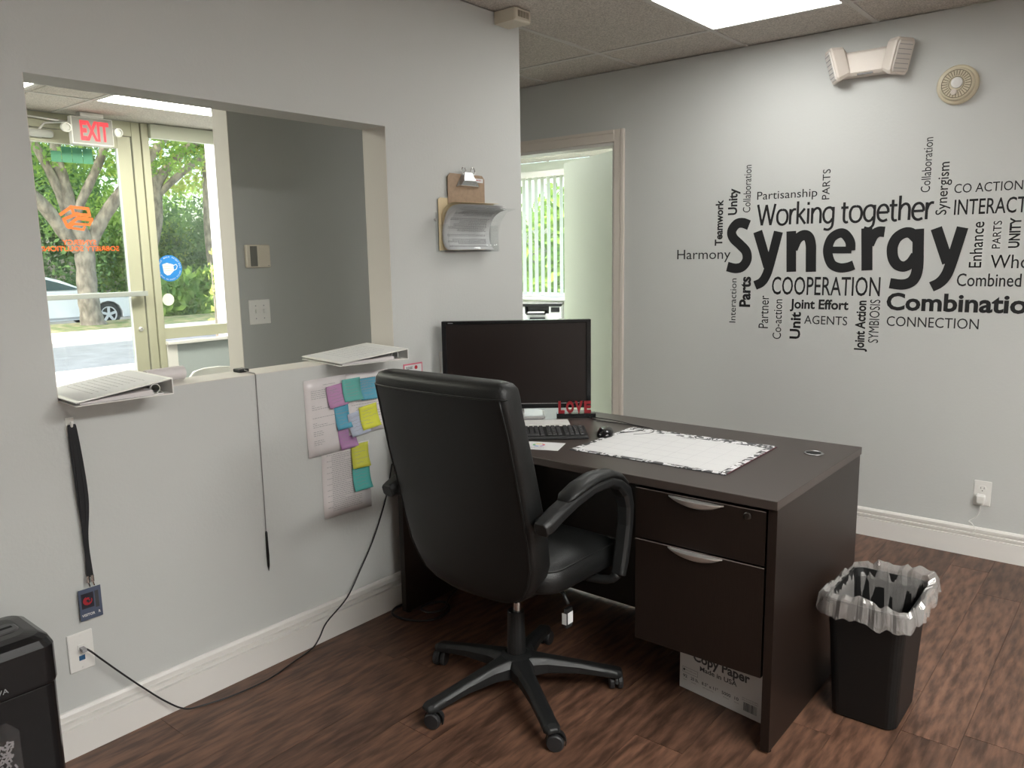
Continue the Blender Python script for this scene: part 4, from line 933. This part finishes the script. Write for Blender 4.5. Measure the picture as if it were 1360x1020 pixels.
for q in range(1, len(_b)): _L.append(_L[-1]+(_b[q]-_b[q-1]).length)
base = []
for k in range(140):
    d = _L[-1]*k/140; q = max(i for i in range(len(_L)-1) if _L[i] <= d); base.append(tuple(_b[q].lerp(_b[q+1], (d-_L[q])/(_L[q+1]-_L[q]))))
for i, (o, z) in enumerate(rows):
    ring = []
    for k, (x, y, _) in enumerate(base):
        a = k/len(base)*2*pi; d = Vector((x/.11, y/.152, 0)); d = Vector((x, y, 0)).normalized()
        n1 = sum(sin(a*f+ph[0][j])*w for j, (f, w) in enumerate(((3, .4), (7, .5), (13, .5), (19, .4), (29, .5), (41, .3))))
        n2 = sum(sin(a*f+ph[1][j]+i*.5)*w for j, (f, w) in enumerate(((2, .3), (5, .4), (11, .5), (23, .5), (37, .35))))
        amp = .004 if i < 3 else .006 if i < 5 else .009
        oo = o + n2*amp*.7
        if i >= 3: oo += .024*max(0, cos(a-.55))**2 + .008*max(0, cos(a-3.5))
        zz = z + n1*(.003 if i < 3 else .006) + (.012*(1 if i in (3, 4, 5) else 0)*sin(2*a+.6)) 
        if i >= 6: zz -= .010*max(0, cos(a-4.4))
        if i < 3: oo = min(oo, -.004 - .004*(3-i)); 
        if i == 3: oo = min(oo, .002)
        if i >= 5: oo = max(oo, .013)
        ring.append((x+d.x*oo, y+d.y*oo, zz))
    rings.append(ring)
ln.loft(rings, False, False)
lt = thing('bin_liner', 'crumpled translucent plastic bag lining the black waste bin', 'bag', (1.735, 2.478, .0))
ln.build('liner', clear_mat('liner_film', (.9, .9, .9), .16, (.50, .48, .46), .30, rough=.25), lt)

# ------------------------------------------------------------------ desktop items
DT = .7491
V0 = Vector((2.03, -2.5, 0)).normalized()            # monitor faces the camera side
mrz = math.atan2(V0.x, -V0.y)
mo = thing('monitor', 'large black flat screen monitor turned towards the chair', 'monitor', (.297, 2.50, DT), mrz)
zc0, zc1 = .788-DT, 1.151-DT
bz = MB().box(-.298, .308, -.0, .03, zc0, zc1); bz.build('back_shell', glossblack, mo, bevel=.004)
MB().box(-.298, -.280, -.008, 0, zc0, zc1).box(.290, .308, -.008, 0, zc0, zc1).box(-.280, .290, -.008, 0, zc1-.013, zc1).box(-.280, .290, -.008, 0, zc0, zc0+.022).build('bezel', glossblack, mo, bevel=.001)
box('screen', mat('screen_dark', (.011, .006, .005), .32, spec=.5), mo, -.280, .290, -.0015, .0005, zc0+.022, zc1-.013)
box('chin_strip', mat('strip_grey', (.35, .34, .34), .3), mo, .02, .285, -.0086, -.0078, zc0+.0195, zc0+.0215)
m_ = MB(); text(m_, 'ACER', (-.272, -.0085, zc1-.0085), (1, 0, 0), (0, 0, 1), .018, .004, .02) if False else m_.box(-.272, -.252, -.0086, -.0082, zc1-.009, zc1-.006); m_.build('logo_mark', greyink, mo)
MB().loft([rrect(.035, .012, .008, .004, cy=.045), rrect(.03, .011, .008, .12, cy=.048)]).build('stand_neck', mat('stand_grey', (.5, .5, .5), .3), mo)
MB().loft([rrect(.12, .085, .03, 0, cy=.05), rrect(.12, .085, .03, .006, cy=.05), rrect(.11, .075, .03, .010, cy=.05)]).build('stand_foot', mat('stand_grey', (.5, .5, .5), .3), mo)
# keyboard
ka = math.atan2(.144, .162)
kbd = thing('keyboard', 'black full size computer keyboard in front of the monitor', 'keyboard', (.759, 2.348, DT), ka)
kp = mat('key_black', (.022, .022, .024), .45)
MB().prism([(0, 0), (.145, 0), (.145, .018), (.13, .022), (.03, .013), (0, .008)], lambda u, v, d: (d, u, v), -.445, 0).build('case', plastic, kbd, bevel=.002)
box('palm_edge', mat('edge_grey', (.05, .05, .052), .3), kbd, -.443, -.002, .001, .012, .0085, .0105)
key = None
for rw in range(6):
    y = .020+rw*.0188+(.004 if rw == 5 else 0); zz = .0115+y*.068
    x = -.012
    cols = 21; i = 0
    while x > -.436:
        w = .0165
        if rw == 0 and .16 < -x < .24: w = .095
        gap = .0185 if w < .02 else .097
        if w > .02: 
            MB().loft([rrect(w/2, .0082, .002, 0, 1), rrect(w/2-.002, .0068, .002, .006, 1)]).build('key', kp, kbd, loc=(x-w/2, y+.008, zz))
        else:
            if key is None: key = MB().loft([rrect(.0082, .0082, .002, 0, 1), rrect(.0066, .0068, .002, .006, 1)]).build('key', kp, kbd, loc=(x-.0082, y+.008, zz))
            else:
                c = key.copy(); COL.objects.link(c); c.parent = kbd; c.location = (x-.0082, y+.008, zz)
        x -= gap
        i += 1
        if i in (4, 7): x -= .008
ms = thing('computer_mouse', 'black computer mouse at the upper right of the keyboard', 'mouse', (.775, 2.432, DT), radians(30))
MB().loft([[(a*sx*math.copysign(abs(cos(t))**.8, cos(t)), a*.056*math.copysign(abs(sin(t))**.8, sin(t)), z+(.004*cos(t*1.0)*0)) for t in np.linspace(0, 2*pi, 21)[:-1]] for z, a, sx in ((0, .95, .031), (.006, 1, .031), (.014, .96, .030), (.023, .80, .030), (.028, .50, .030), (.030, .12, .03))]).build('shell', glossblack, ms, smooth=True)
MB().tube([(-.004, .030, .022), (.004, .030, .022)], .006, 10).build('wheel', plastic, ms)
mc = thing('mouse_cable', 'thin black cables looping across the desk behind the mouse', 'cable', (.80, 2.49, DT))
MB().tube(spline([(0.01, -.01, .006), (.05, .07, .0035), (.02, .13, .0035), (-.08, .14, .0035), (-.20, .14, .004), (-.28, .20, .004)], 6), .002, 6).tube(spline([(-.24, .18, .004), (-.12, .16, .0075), (-.02, .13, .008), (.07, .12, .004), (.10, .06, .0035), (.06, .0, .0035)], 6), .0018, 6).build('cable', mat('cable_black', (.01, .01, .011), .4), mc, smooth=True)
# white box, word ornament
tag(box('white_box', mat('box_white', (.66, .65, .63), .5), None, -.11, .11, -.045, .045, 0, .022, bevel=.002), 'flat white box lying between keyboard and monitor', 'box').location = (.50, 2.40, DT+.0003)
bpy.data.objects['white_box'].rotation_euler = (0, 0, ka)
lv = thing('word_ornament', 'small red LOVE letters standing on a black block behind the mouse', 'ornament', (.49, 2.645, DT), mrz)
box('block', glossblack, lv, -.075, .085, -.02, .02, 0, .018, bevel=.001)
mt = mat('love_red', (.28, .012, .02), .35)
for ch_, x, w in (('L', -.068, .026), ('O', -.036, .032), ('V', .0, .032), ('E', .038, .028)):
    m_ = MB(); v, f = glyphs(ch_, .055); chh = max(p[1] for p in v)-min(p[1] for p in v); cww = max(p[0] for p in v)-min(p[0] for p in v); mx_, my_ = min(p[0] for p in v), min(p[1] for p in v)
    pts = [((p[0]-mx_)*w/cww+x, (p[1]-my_)*.05/chh+.018) for p in v]
    m_.add([(a, -.004, b) for a, b in pts], f); o = m_.build('letter', mt, lv, solid=.010)
cd_ = thing('small_card', 'white card with a coloured ring logo lying in front of the keyboard', 'card', (.672, 2.160, DT+.0006), ka-radians(20))
box('card', paper, cd_, -.085, .085, -.055, .055, -.0004, .0004)
for k, c_ in enumerate(((.7, .1, .08), (.8, .55, .05), (.1, .45, .15), (.05, .2, .6), (.35, .1, .45))):
    a0, a1 = k*2*pi/5+.1, (k+1)*2*pi/5-.1
    m_ = MB(); A = np.linspace(a0, a1, 6); m_.add([(rr*cos(a), rr*sin(a)+.008, .0007) for a in A for rr in (.014, .022)], [(2*i, 2*i+1, 2*i+3, 2*i+2) for i in range(5)]); m_.build('ring_segment', mat('ring_%d' % k, c_, .6), cd_)
m_ = MB(); scribble(m_, (-.03, -.028, .0007), (1, 0, 0), (0, 1, 0), .07, 3, .007, .002, 3); o = m_.build('print', greyink, cd_); o['kind'] = 'stuff'
# desk calendar
cal = thing('desk_calendar', 'large white desk pad calendar with a black floral border', 'calendar', (1.073, 2.395, DT), radians(1.2))
W2, H2 = .282, .216
box('backing', ink, cal, -W2, W2, -H2, H2, 0, .002)
fm = bpy.data.materials.new('floral'); fm.use_nodes = True; t = fm.node_tree; b = t.nodes['Principled BSDF']; b.inputs['Roughness'].default_value = .6
tcn = t.nodes.new('ShaderNodeTexCoord'); nz = t.nodes.new('ShaderNodeTexNoise'); nz.inputs['Scale'].default_value = 22; nz.inputs['Detail'].default_value = 1.5; nz.inputs['Distortion'].default_value = 2.2
cr = t.nodes.new('ShaderNodeValToRGB'); cr.color_ramp.interpolation = 'CONSTANT'; cr.color_ramp.elements[0].color = (.06, .06, .065, 1); cr.color_ramp.elements[1].position = .505; cr.color_ramp.elements[1].color = (.72, .72, .73, 1)
t.links.new(tcn.outputs['Object'], nz.inputs['Vector']); t.links.new(nz.outputs[0], cr.inputs[0]); t.links.new(cr.outputs[0], b.inputs['Base Color'])
box('border_page', fm, cal, -W2+.002, W2-.002, -H2+.002, H2-.002, .002, .0035)
box('month_page', paper, cal, -W2+.022, W2-.024, -H2+.020, H2-.050, .0035, .0042)
m_ = MB(); x0, x1, y0, y1 = -W2+.028, W2-.030, -H2+.026, H2-.074
for k in range(8): x = x0+(x1-x0)*k/7; m_.box(x-.0004, x+.0004, y0, y1, .0042, .00435)
for k in range(6): y = y0+(y1-y0)*k/5; m_.box(x0, x1, y-.0004, y+.0004, .0042, .00435)
o = m_.build('grid_lines', mat('grid_ink', (.5, .5, .52), .8), cal); o['kind'] = 'stuff'
m_ = MB(); text(m_, 'OCTOBER', (-.02, H2-.066, .0044), (1, 0, 0), (0, 1, 0), .07, .009) if False else scribble(m_, (-.04, H2-.066, .0044), (1, 0, 0), (0, 1, 0), .06, 1, .01, .007, 6)
o = m_.build('month_print', greyink, cal); o['kind'] = 'stuff'
MB().tube([(W2+.0, H2-.01, .003), (W2+.0, -H2+.01, .003)], .0015, 6).build('pad_edge', mat('maroon', (.12, .03, .04), .5), cal)

# things at the desk's left end
pcd = thing('coiled_cord', 'black coiled telephone cord hanging past the left end of the desk', 'cord', (.030, 2.10, .70))
Q = []
path = spline([(0, .05, .045), (-.004, 0, -.0), (-.004, -.01, -.12), (.002, .0, -.20), (.0, .03, -.215), (.006, .03, -.17)], 10)
for i in range(len(path)-1):
    for j in range(10):
        p = path[i].lerp(path[i+1], j/10); a = (i*10+j)*2*pi/10; d = (path[i+1]-path[i]).normalized(); u_ = Vector((1, 0, 0)); w_ = d.cross(u_).normalized()
        Q.append(p+u_*cos(a)*.009+w_*sin(a)*.009)
MB().tube(Q, .0022, 5).build('coil', mat('cable_black', (.01, .01, .011), .4), pcd, smooth=True)
fc = thing('power_cable', 'thick black power cable coiled on the floor at the left end of the desk', 'cable', (.1, 2.0, 0))
O_ = Vector((.1, 2.0, 0))
MB().tube([p-O_ for p in spline([(.030, 2.22, .09), (.026, 2.16, .03), (.022, 2.10, .007), (.024, 2.04, .006), (.055, 1.995, .006), (.12, 1.99, .006), (.19, 2.02, .006), (.225, 2.08, .006), (.21, 2.16, .006), (.15, 2.20, .006), (.11, 2.16, .008), (.12, 2.09, .014), (.18, 2.08, .016), (.20, 2.14, .016), (.15, 2.22, .016), (.13, 2.32, .05), (.14, 2.45, .2)], 7)], .005, 8).build('cable', mat('cable_black', (.01, .01, .011), .4), fc, smooth=True)

# ------------------------------------------------------------------ office chair
oc = thing('office_chair', 'black leather executive swivel chair pulled up to the desk', 'chair', (.80, 1.865, 0))
CXB = .022           # centre of the seat relative to the base
# five star base with casters
for k, a in enumerate((36, 108, 180, 252, 324)):
    a = radians(a+3); d = Vector((cos(a), sin(a), 0)); s = Vector((-sin(a), cos(a), 0)); rings = []
    for r_, w, zt, h in ((.0, .045, .135, .062), (.05, .040, .132, .060), (.10, .028, .124, .050), (.20, .024, .105, .036), (.285, .024, .086, .030), (.325, .026, .078, .028), (.345, .018, .070, .016)):
        c = d*r_; rings.append([c+s*(w*u)+Vector((0, 0, zt-h*v)) for u, v in ((-1, .35), (-.62, .0), (.62, 0), (1, .35), (1, 1), (-1, 1))])
    lg_ = MB().loft(rings).build('base_leg', plastic, oc, bevel=.006, segs=3)
    c = d*.325; ca = (radians(40), radians(10), radians(200), radians(-70), radians(-62))[k]; ax = Vector((cos(ca), sin(ca), 0)); fw = Vector((-sin(ca), cos(ca), 0)); cc = c+fw*.012+Vector((0, 0, .0262))
    cs = MB(); 
    for q in (-1, 1): cs.lathe(cc+ax*(.006*q), ax*q, [(.008, 0), (.024, 0), (.0258, .003), (.0258, .013), (.022, .0165), (.01, .017)], 20)
    co = cs.build('caster', mat('caster_black', (.018, .018, .019), .5), lg_)
    hd = MB(); rings = []
    for t_ in np.linspace(radians(-25), radians(175), 9): rings.append([cc+fw*cos(t_)*rr_+Vector((0, 0, sin(t_)*rr_))+ax*w for rr_, w in ((.0285, -.0045), (.0285, .0045), (.0315, .0045), (.0315, -.0045))])
    hd.loft(rings); hd.cyl(c+Vector((0, 0, .046)), (0, 0, 1), .009, .022, 12); hd.build('caster_hood', plastic, lg_)
MB().lathe((0, 0, .07), (0, 0, 1), [(.05, 0), (.052, .03), (.05, .063), (.036, .07)], 24).build('hub', plastic, oc)
MB().lathe((.0, 0, .12), (0, 0, 1), [(.031, 0), (.029, .09), (.027, .16), (.025, .162)], 20).build('gas_cover', plastic, oc, smooth=False)
MB().cyl((.005, 0, .27), (.06, 0, 1), .0135, .13, 16).build('gas_lift', chrome, oc)
box('tilt_mechanism', plastic, oc, CXB-.11, CXB+.11, -.10, .14, .385, .425, bevel=.01)
lvv = MB().tube([(CXB+.10, .02, .40), (CXB+.16, .01, .385), (CXB+.185, .0, .36)], .006, 8); lv0 = lvv.build('height_lever', plastic, oc, smooth=True)
MB().loft([rrect(.006, .016, .004, .348, cx=CXB+.185), rrect(.007, .019, .006, .305, cx=CXB+.185), rrect(.006, .016, .005, .287, cx=CXB+.185)]).build('lever_paddle', plastic, lv0)
lbm = MB().add([(CXB+.18+u, -.0205, z) for u, z in ((-.0, .340), (.0, .312))]*0, []); 
MB().box(CXB+.1925, CXB+.1935, -.013, .013, .300, .336).box(CXB+.176, CXB+.192, -.0200, -.0192, .300, .336).build('lever_label', paper, lv0)
# seat
seat = MB(); rings = []
SX, SY0, SY1 = .255, -.185, .245
for z, e in ((.448, .045), (.454, .012), (.468, 0), (.50, .0), (.525, .010), (.54, .04), (.545, .09)):
    ring = []
    for x, y, _ in rrect(SX-e, (SY1-SY0)/2-e*.8, .075-e*.2, 0, 6):
        yy = y+(SY0+SY1)/2; zz = z - (.035*max(0, (yy-.12)/.12)**1.6 if yy > .12 else 0)*(1 if z > .45 else .3)
        ring.append((x+CXB, yy, zz))
    rings.append(ring)
seat.loft(rings); so_ = seat.build('seat', leather, oc, smooth=True)
sm = MB()
for e, z in ((.008, .524),):
    lp = [Vector((x+CXB, y+(SY0+SY1)/2, z-(.035*max(0, (y-.12)/.12)**1.6 if y > .12 else 0))) for x, y, _ in rrect(SX-e+.0015, (SY1-SY0)/2-e*.8+.0015, .074, 0, 6)]
    sm.tube(lp+[lp[0]], .0028, 6, False)
sm.build('seam_piping', leather, so_, smooth=True)
# backrest: rings in planes of constant height
def backy(z):      # rear surface y (world)
    return float(np.interp(z, [.43, .50, .60, .72, .88, 1.0, 1.10, 1.13], [1.640, 1.632, 1.610, 1.585, 1.545, 1.518, 1.497, 1.495])) - 1.865
def ring_b(z, hw, th, yoff=0, bulge=.018, n=44, cx=CXB-.010):
    out = []
    for k in range(n):
        a = 2*pi*k/n; ca, sa = cos(a), sin(a); e = .36
        x = hw*math.copysign(abs(ca)**e, ca); y = th/2*math.copysign(abs(sa)**e, sa)
        yy = backy(z)+yoff+th/2+y
        if y < 0: yy -= bulge*(1-(x/hw)**2)*.6
        else: yy -= .012*(x/hw)**2*0 + .0
        out.append((cx+x, yy, z))
    return out
prof_b = [(.405, .085, .03, .045), (.412, .125, .055, .025), (.430, .17, .075, .012), (.458, .205, .09, .004), (.50, .232, .10, .0), (.55, .250, .105, 0), (.62, .256, .105, 0), (.72, .257, .10, 0), (.84, .259, .095, 0), (.95, .256, .09, 0), (1.01, .252, .092, -.002), (1.048, .250, .098, -.004), (1.070, .246, .094, .0), (1.083, .236, .078, .009), (1.089, .22, .05, .024)]
rb = [ring_b(z, hw, th, yo) for z, hw, th, yo in prof_b]
bo = MB().loft(rb).build('backrest', leather, oc, smooth=True)
sm = MB()
# vertical side seams and the seam across the top of the back
n = 44
for idx in (26, 40):
    sm.tube([Vector(r[idx]) + Vector((0, -.001, 0)) for r in rb[2:12]], .0026, 6)
sm.tube([Vector(rb[11][k])+Vector((0, -.001, 0)) for k in range(23, 44)], .0026, 6)
for idx in (18, 4): sm.tube([Vector(r[idx])+Vector((0, .001, 0)) for r in rb[2:12]], .0026, 6)
sm.build('seam_piping', leather, bo, smooth=True)
# arms
for s in (-1, 1):
    xa = CXB+.003+s*.297; A = MB(); rings = []
    pp = [(-.285, .700, .022, .020), (-.265, .706, .026, .022), (-.215, .726, .028, .020), (-.15, .745, .028, .018), (-.06, .762, .028, .017), (.03, .762, .027, .018), (.085, .742, .026, .020), (.125, .708, .025, .022), (.142, .66, .024, .020), (.140, .60, .023, .018), (.128, .54, .023, .018), (.115, .49, .023, .018), (.10, .45, .023, .015)]
    for i, (y, z, w, h) in enumerate(pp):
        p0 = pp[max(i-1, 0)]; p1 = pp[min(i+1, len(pp)-1)]; tg = Vector((0, p1[0]-p0[0], p1[1]-p0[1])).normalized(); nn = Vector((1, 0, 0)).cross(tg)*1
        rings.append([Vector((xa+w*u, y, z))+nn*h*v for u, v in ((1, .5), (.6, 1), (-.6, 1), (-1, .5), (-1, -.6), (-.6, -1), (.6, -1), (1, -.6))])
    A.loft(rings); ao = A.build('armrest', plastic, oc, bevel=.004, segs=3)
    PD = MB(); rings = []
    q = [(-.185, .752, .018, .004), (-.165, .762, .029, .012), (-.11, .777, .032, .015), (-.04, .787, .033, .016), (.03, .783, .032, .015), (.08, .765, .030, .014), (.115, .738, .026, .011), (.128, .722, .016, .005)]
    for i, (y, z, w, h) in enumerate(q):
        p0 = q[max(i-1, 0)]; p1 = q[min(i+1, len(q)-1)]; tg = Vector((0, p1[0]-p0[0], p1[1]-p0[1])).normalized(); nn = Vector((1, 0, 0)).cross(tg)
        rings.append([Vector((xa+w*cos(t_), y, z))+nn*h*sin(t_) for t_ in np.linspace(0, 2*pi, 15)[:-1]])
    PD.loft(rings).build('arm_pad', leather, ao, smooth=True)
    MB().tube(spline([(xa, .10, .452), (xa-s*.03, .09, .430), (xa-s*.12, .08, .422), (xa-s*.2, .06, .415)], 4), .014, 8).build('arm_bracket', plastic, ao, smooth=True)
    MB().tube([(xa, -.27, .700), (xa-s*.05, -.225, .695)], .016, 8).build('arm_bracket', plastic, ao, smooth=True)

# ------------------------------------------------------------------ shredder
sh = thing('paper_shredder', 'black paper shredder against the wall at the lower left edge', 'shredder', (.045, .30, 0))
SW, SD, SH = .222, .405, .475
def sr(e, z, r=.03): return rrect(SW/2-e, SD/2-e, r, z, 4, SW/2, SD/2)
MB().loft([sr(.006, .02), sr(.002, .04), sr(.0015, .375)]).build('waste_drawer', glossblack, sh, bevel=.001)
MB().loft([sr(.0, .377), sr(-.002, .385), sr(-.002, .475), sr(.006, .493), sr(.022, .504), sr(.045, .508)]).build('cutter_head', glossblack, sh, smooth=False, bevel=.002)
MB().loft([rrect(.030, .155, .02, .5075, 4, SW*.52, SD*.5), rrect(.027, .150, .02, .511, 4, SW*.52, SD*.5)]).build('feed_guide', mat('shred_grey', (.06, .06, .062), .35), sh)
box('paper_slot', mat('hole_black', (.002, .002, .002), .9), sh, SW*.52-.006, SW*.52+.006, .07, .345, .5105, .5115)
box('button_strip', mat('cream', (.85, .86, .74), .5), sh, .17, .185, .150, .175, .5065, .5085)
wn = MB().loft([[(SW-.001+dx, SD/2+u, z) for u, z in ((-.16, .04), (.085, .04), (.10, .06), (.10, .29), (.075, .32), (-.16, .32))] for dx in (0, .002)]); wn.build('window', clear_mat('smoked', (.8, .8, .8), .08, (.1, .1, .11), .08), sh)
sb = MB(); r = random.Random(4)
for k in range(700):
    c = Vector((SW-.0012+r.uniform(0, .0010), SD/2+r.uniform(-.15, .085), r.uniform(.05, .27))); a = r.uniform(0, pi); l = r.uniform(.006, .02)
    sb.obox(c, (0, cos(a), sin(a)), (0, -sin(a), cos(a)), (1, 0, 0), l/2, .0022, .0003)
sb.build('shredded_paper', mat('shreds', (.50, .47, .48), .8), sh)['kind'] = 'stuff'
m_ = MB(); text(m_, 'BONSAII', (SW-.0008+.003, .27, .405), (0, 1, 0), (0, 0, 1), .0, .011, .0) if False else text(m_, 'NOVA', (SW+.0025, .235, .395), (0, 1, 0), (0, 0, 1), .055, .012, .0)
m_.build('lettering', greyink, sh)
for x in (.03, SW-.03):
    for y in (.04, SD-.04): MB().cyl((x, y, 0), (0, 0, 1), .014, .022, 10).build('caster', plastic, sh)

# ------------------------------------------------------------------ office desk with printer seen through the doorway
od = thing('back_office_desk', 'white desk under the blinds in the back office', 'desk', (-3.2, 6.75, 0))
box('desktop', whitepl, od, -.5, .9, -.3, .3, .70, .73)
for x in (-.48, .86): box('side_panel', whitepl, od, x, x+.02, -.28, .28, 0, .70)
pr = thing('printer', 'black and white office printer in the back office', 'printer', (-2.80, 6.74, .731), radians(32))
pwm = mat('printer_white', (.45, .46, .46), .5)
MB().box(-.23, .23, -.18, .2, 0, .075).box(-.23, -.15, -.18, .2, .075, .15).box(.10, .23, -.18, .2, .075, .15).box(-.15, .10, -.02, .2, .075, .15).build('body', pwm, pr, bevel=.006)
box('scanner_lid', glossblack, pr, -.235, .235, -.19, .2, .151, .178, bevel=.005)
box('output_recess', glossblack, pr, -.149, .099, -.17, -.021, .076, .082); box('recess_back', glossblack, pr, -.149, .099, -.026, -.0205, .082, .15)
box('paper_stack', paper, pr, -.12, .05, -.21, -.05, .083, .095); box('output_tray', glossblack, pr, -.13, .07, -.26, -.178, .070, .078)
box('control_panel', glossblack, pr, .12, .21, -.186, -.18, .09, .14, bevel=.002); box('drawer_grip', glossblack, pr, -.1, .06, -.184, -.18, .02, .035)
dc = thing('paper_pile', 'loose pile of white and blue papers on the back office window ledge', 'papers', (-3.0, 7.1, .955))
for k, (x, a) in enumerate(((0, .1), (.12, -.2), (-.15, .3))): box('sheet', paper if k != 1 else mat('pale_blue', (.45, .6, .72), .6), dc, x-.1, x+.1, -.12, .12, k*.004, k*.004+.003)
structure(box('window_ledge', white, None, -3.78, -1.5, 6.98, 7.36, .925, .953), 'white ledge under the office blinds', 'ledge')
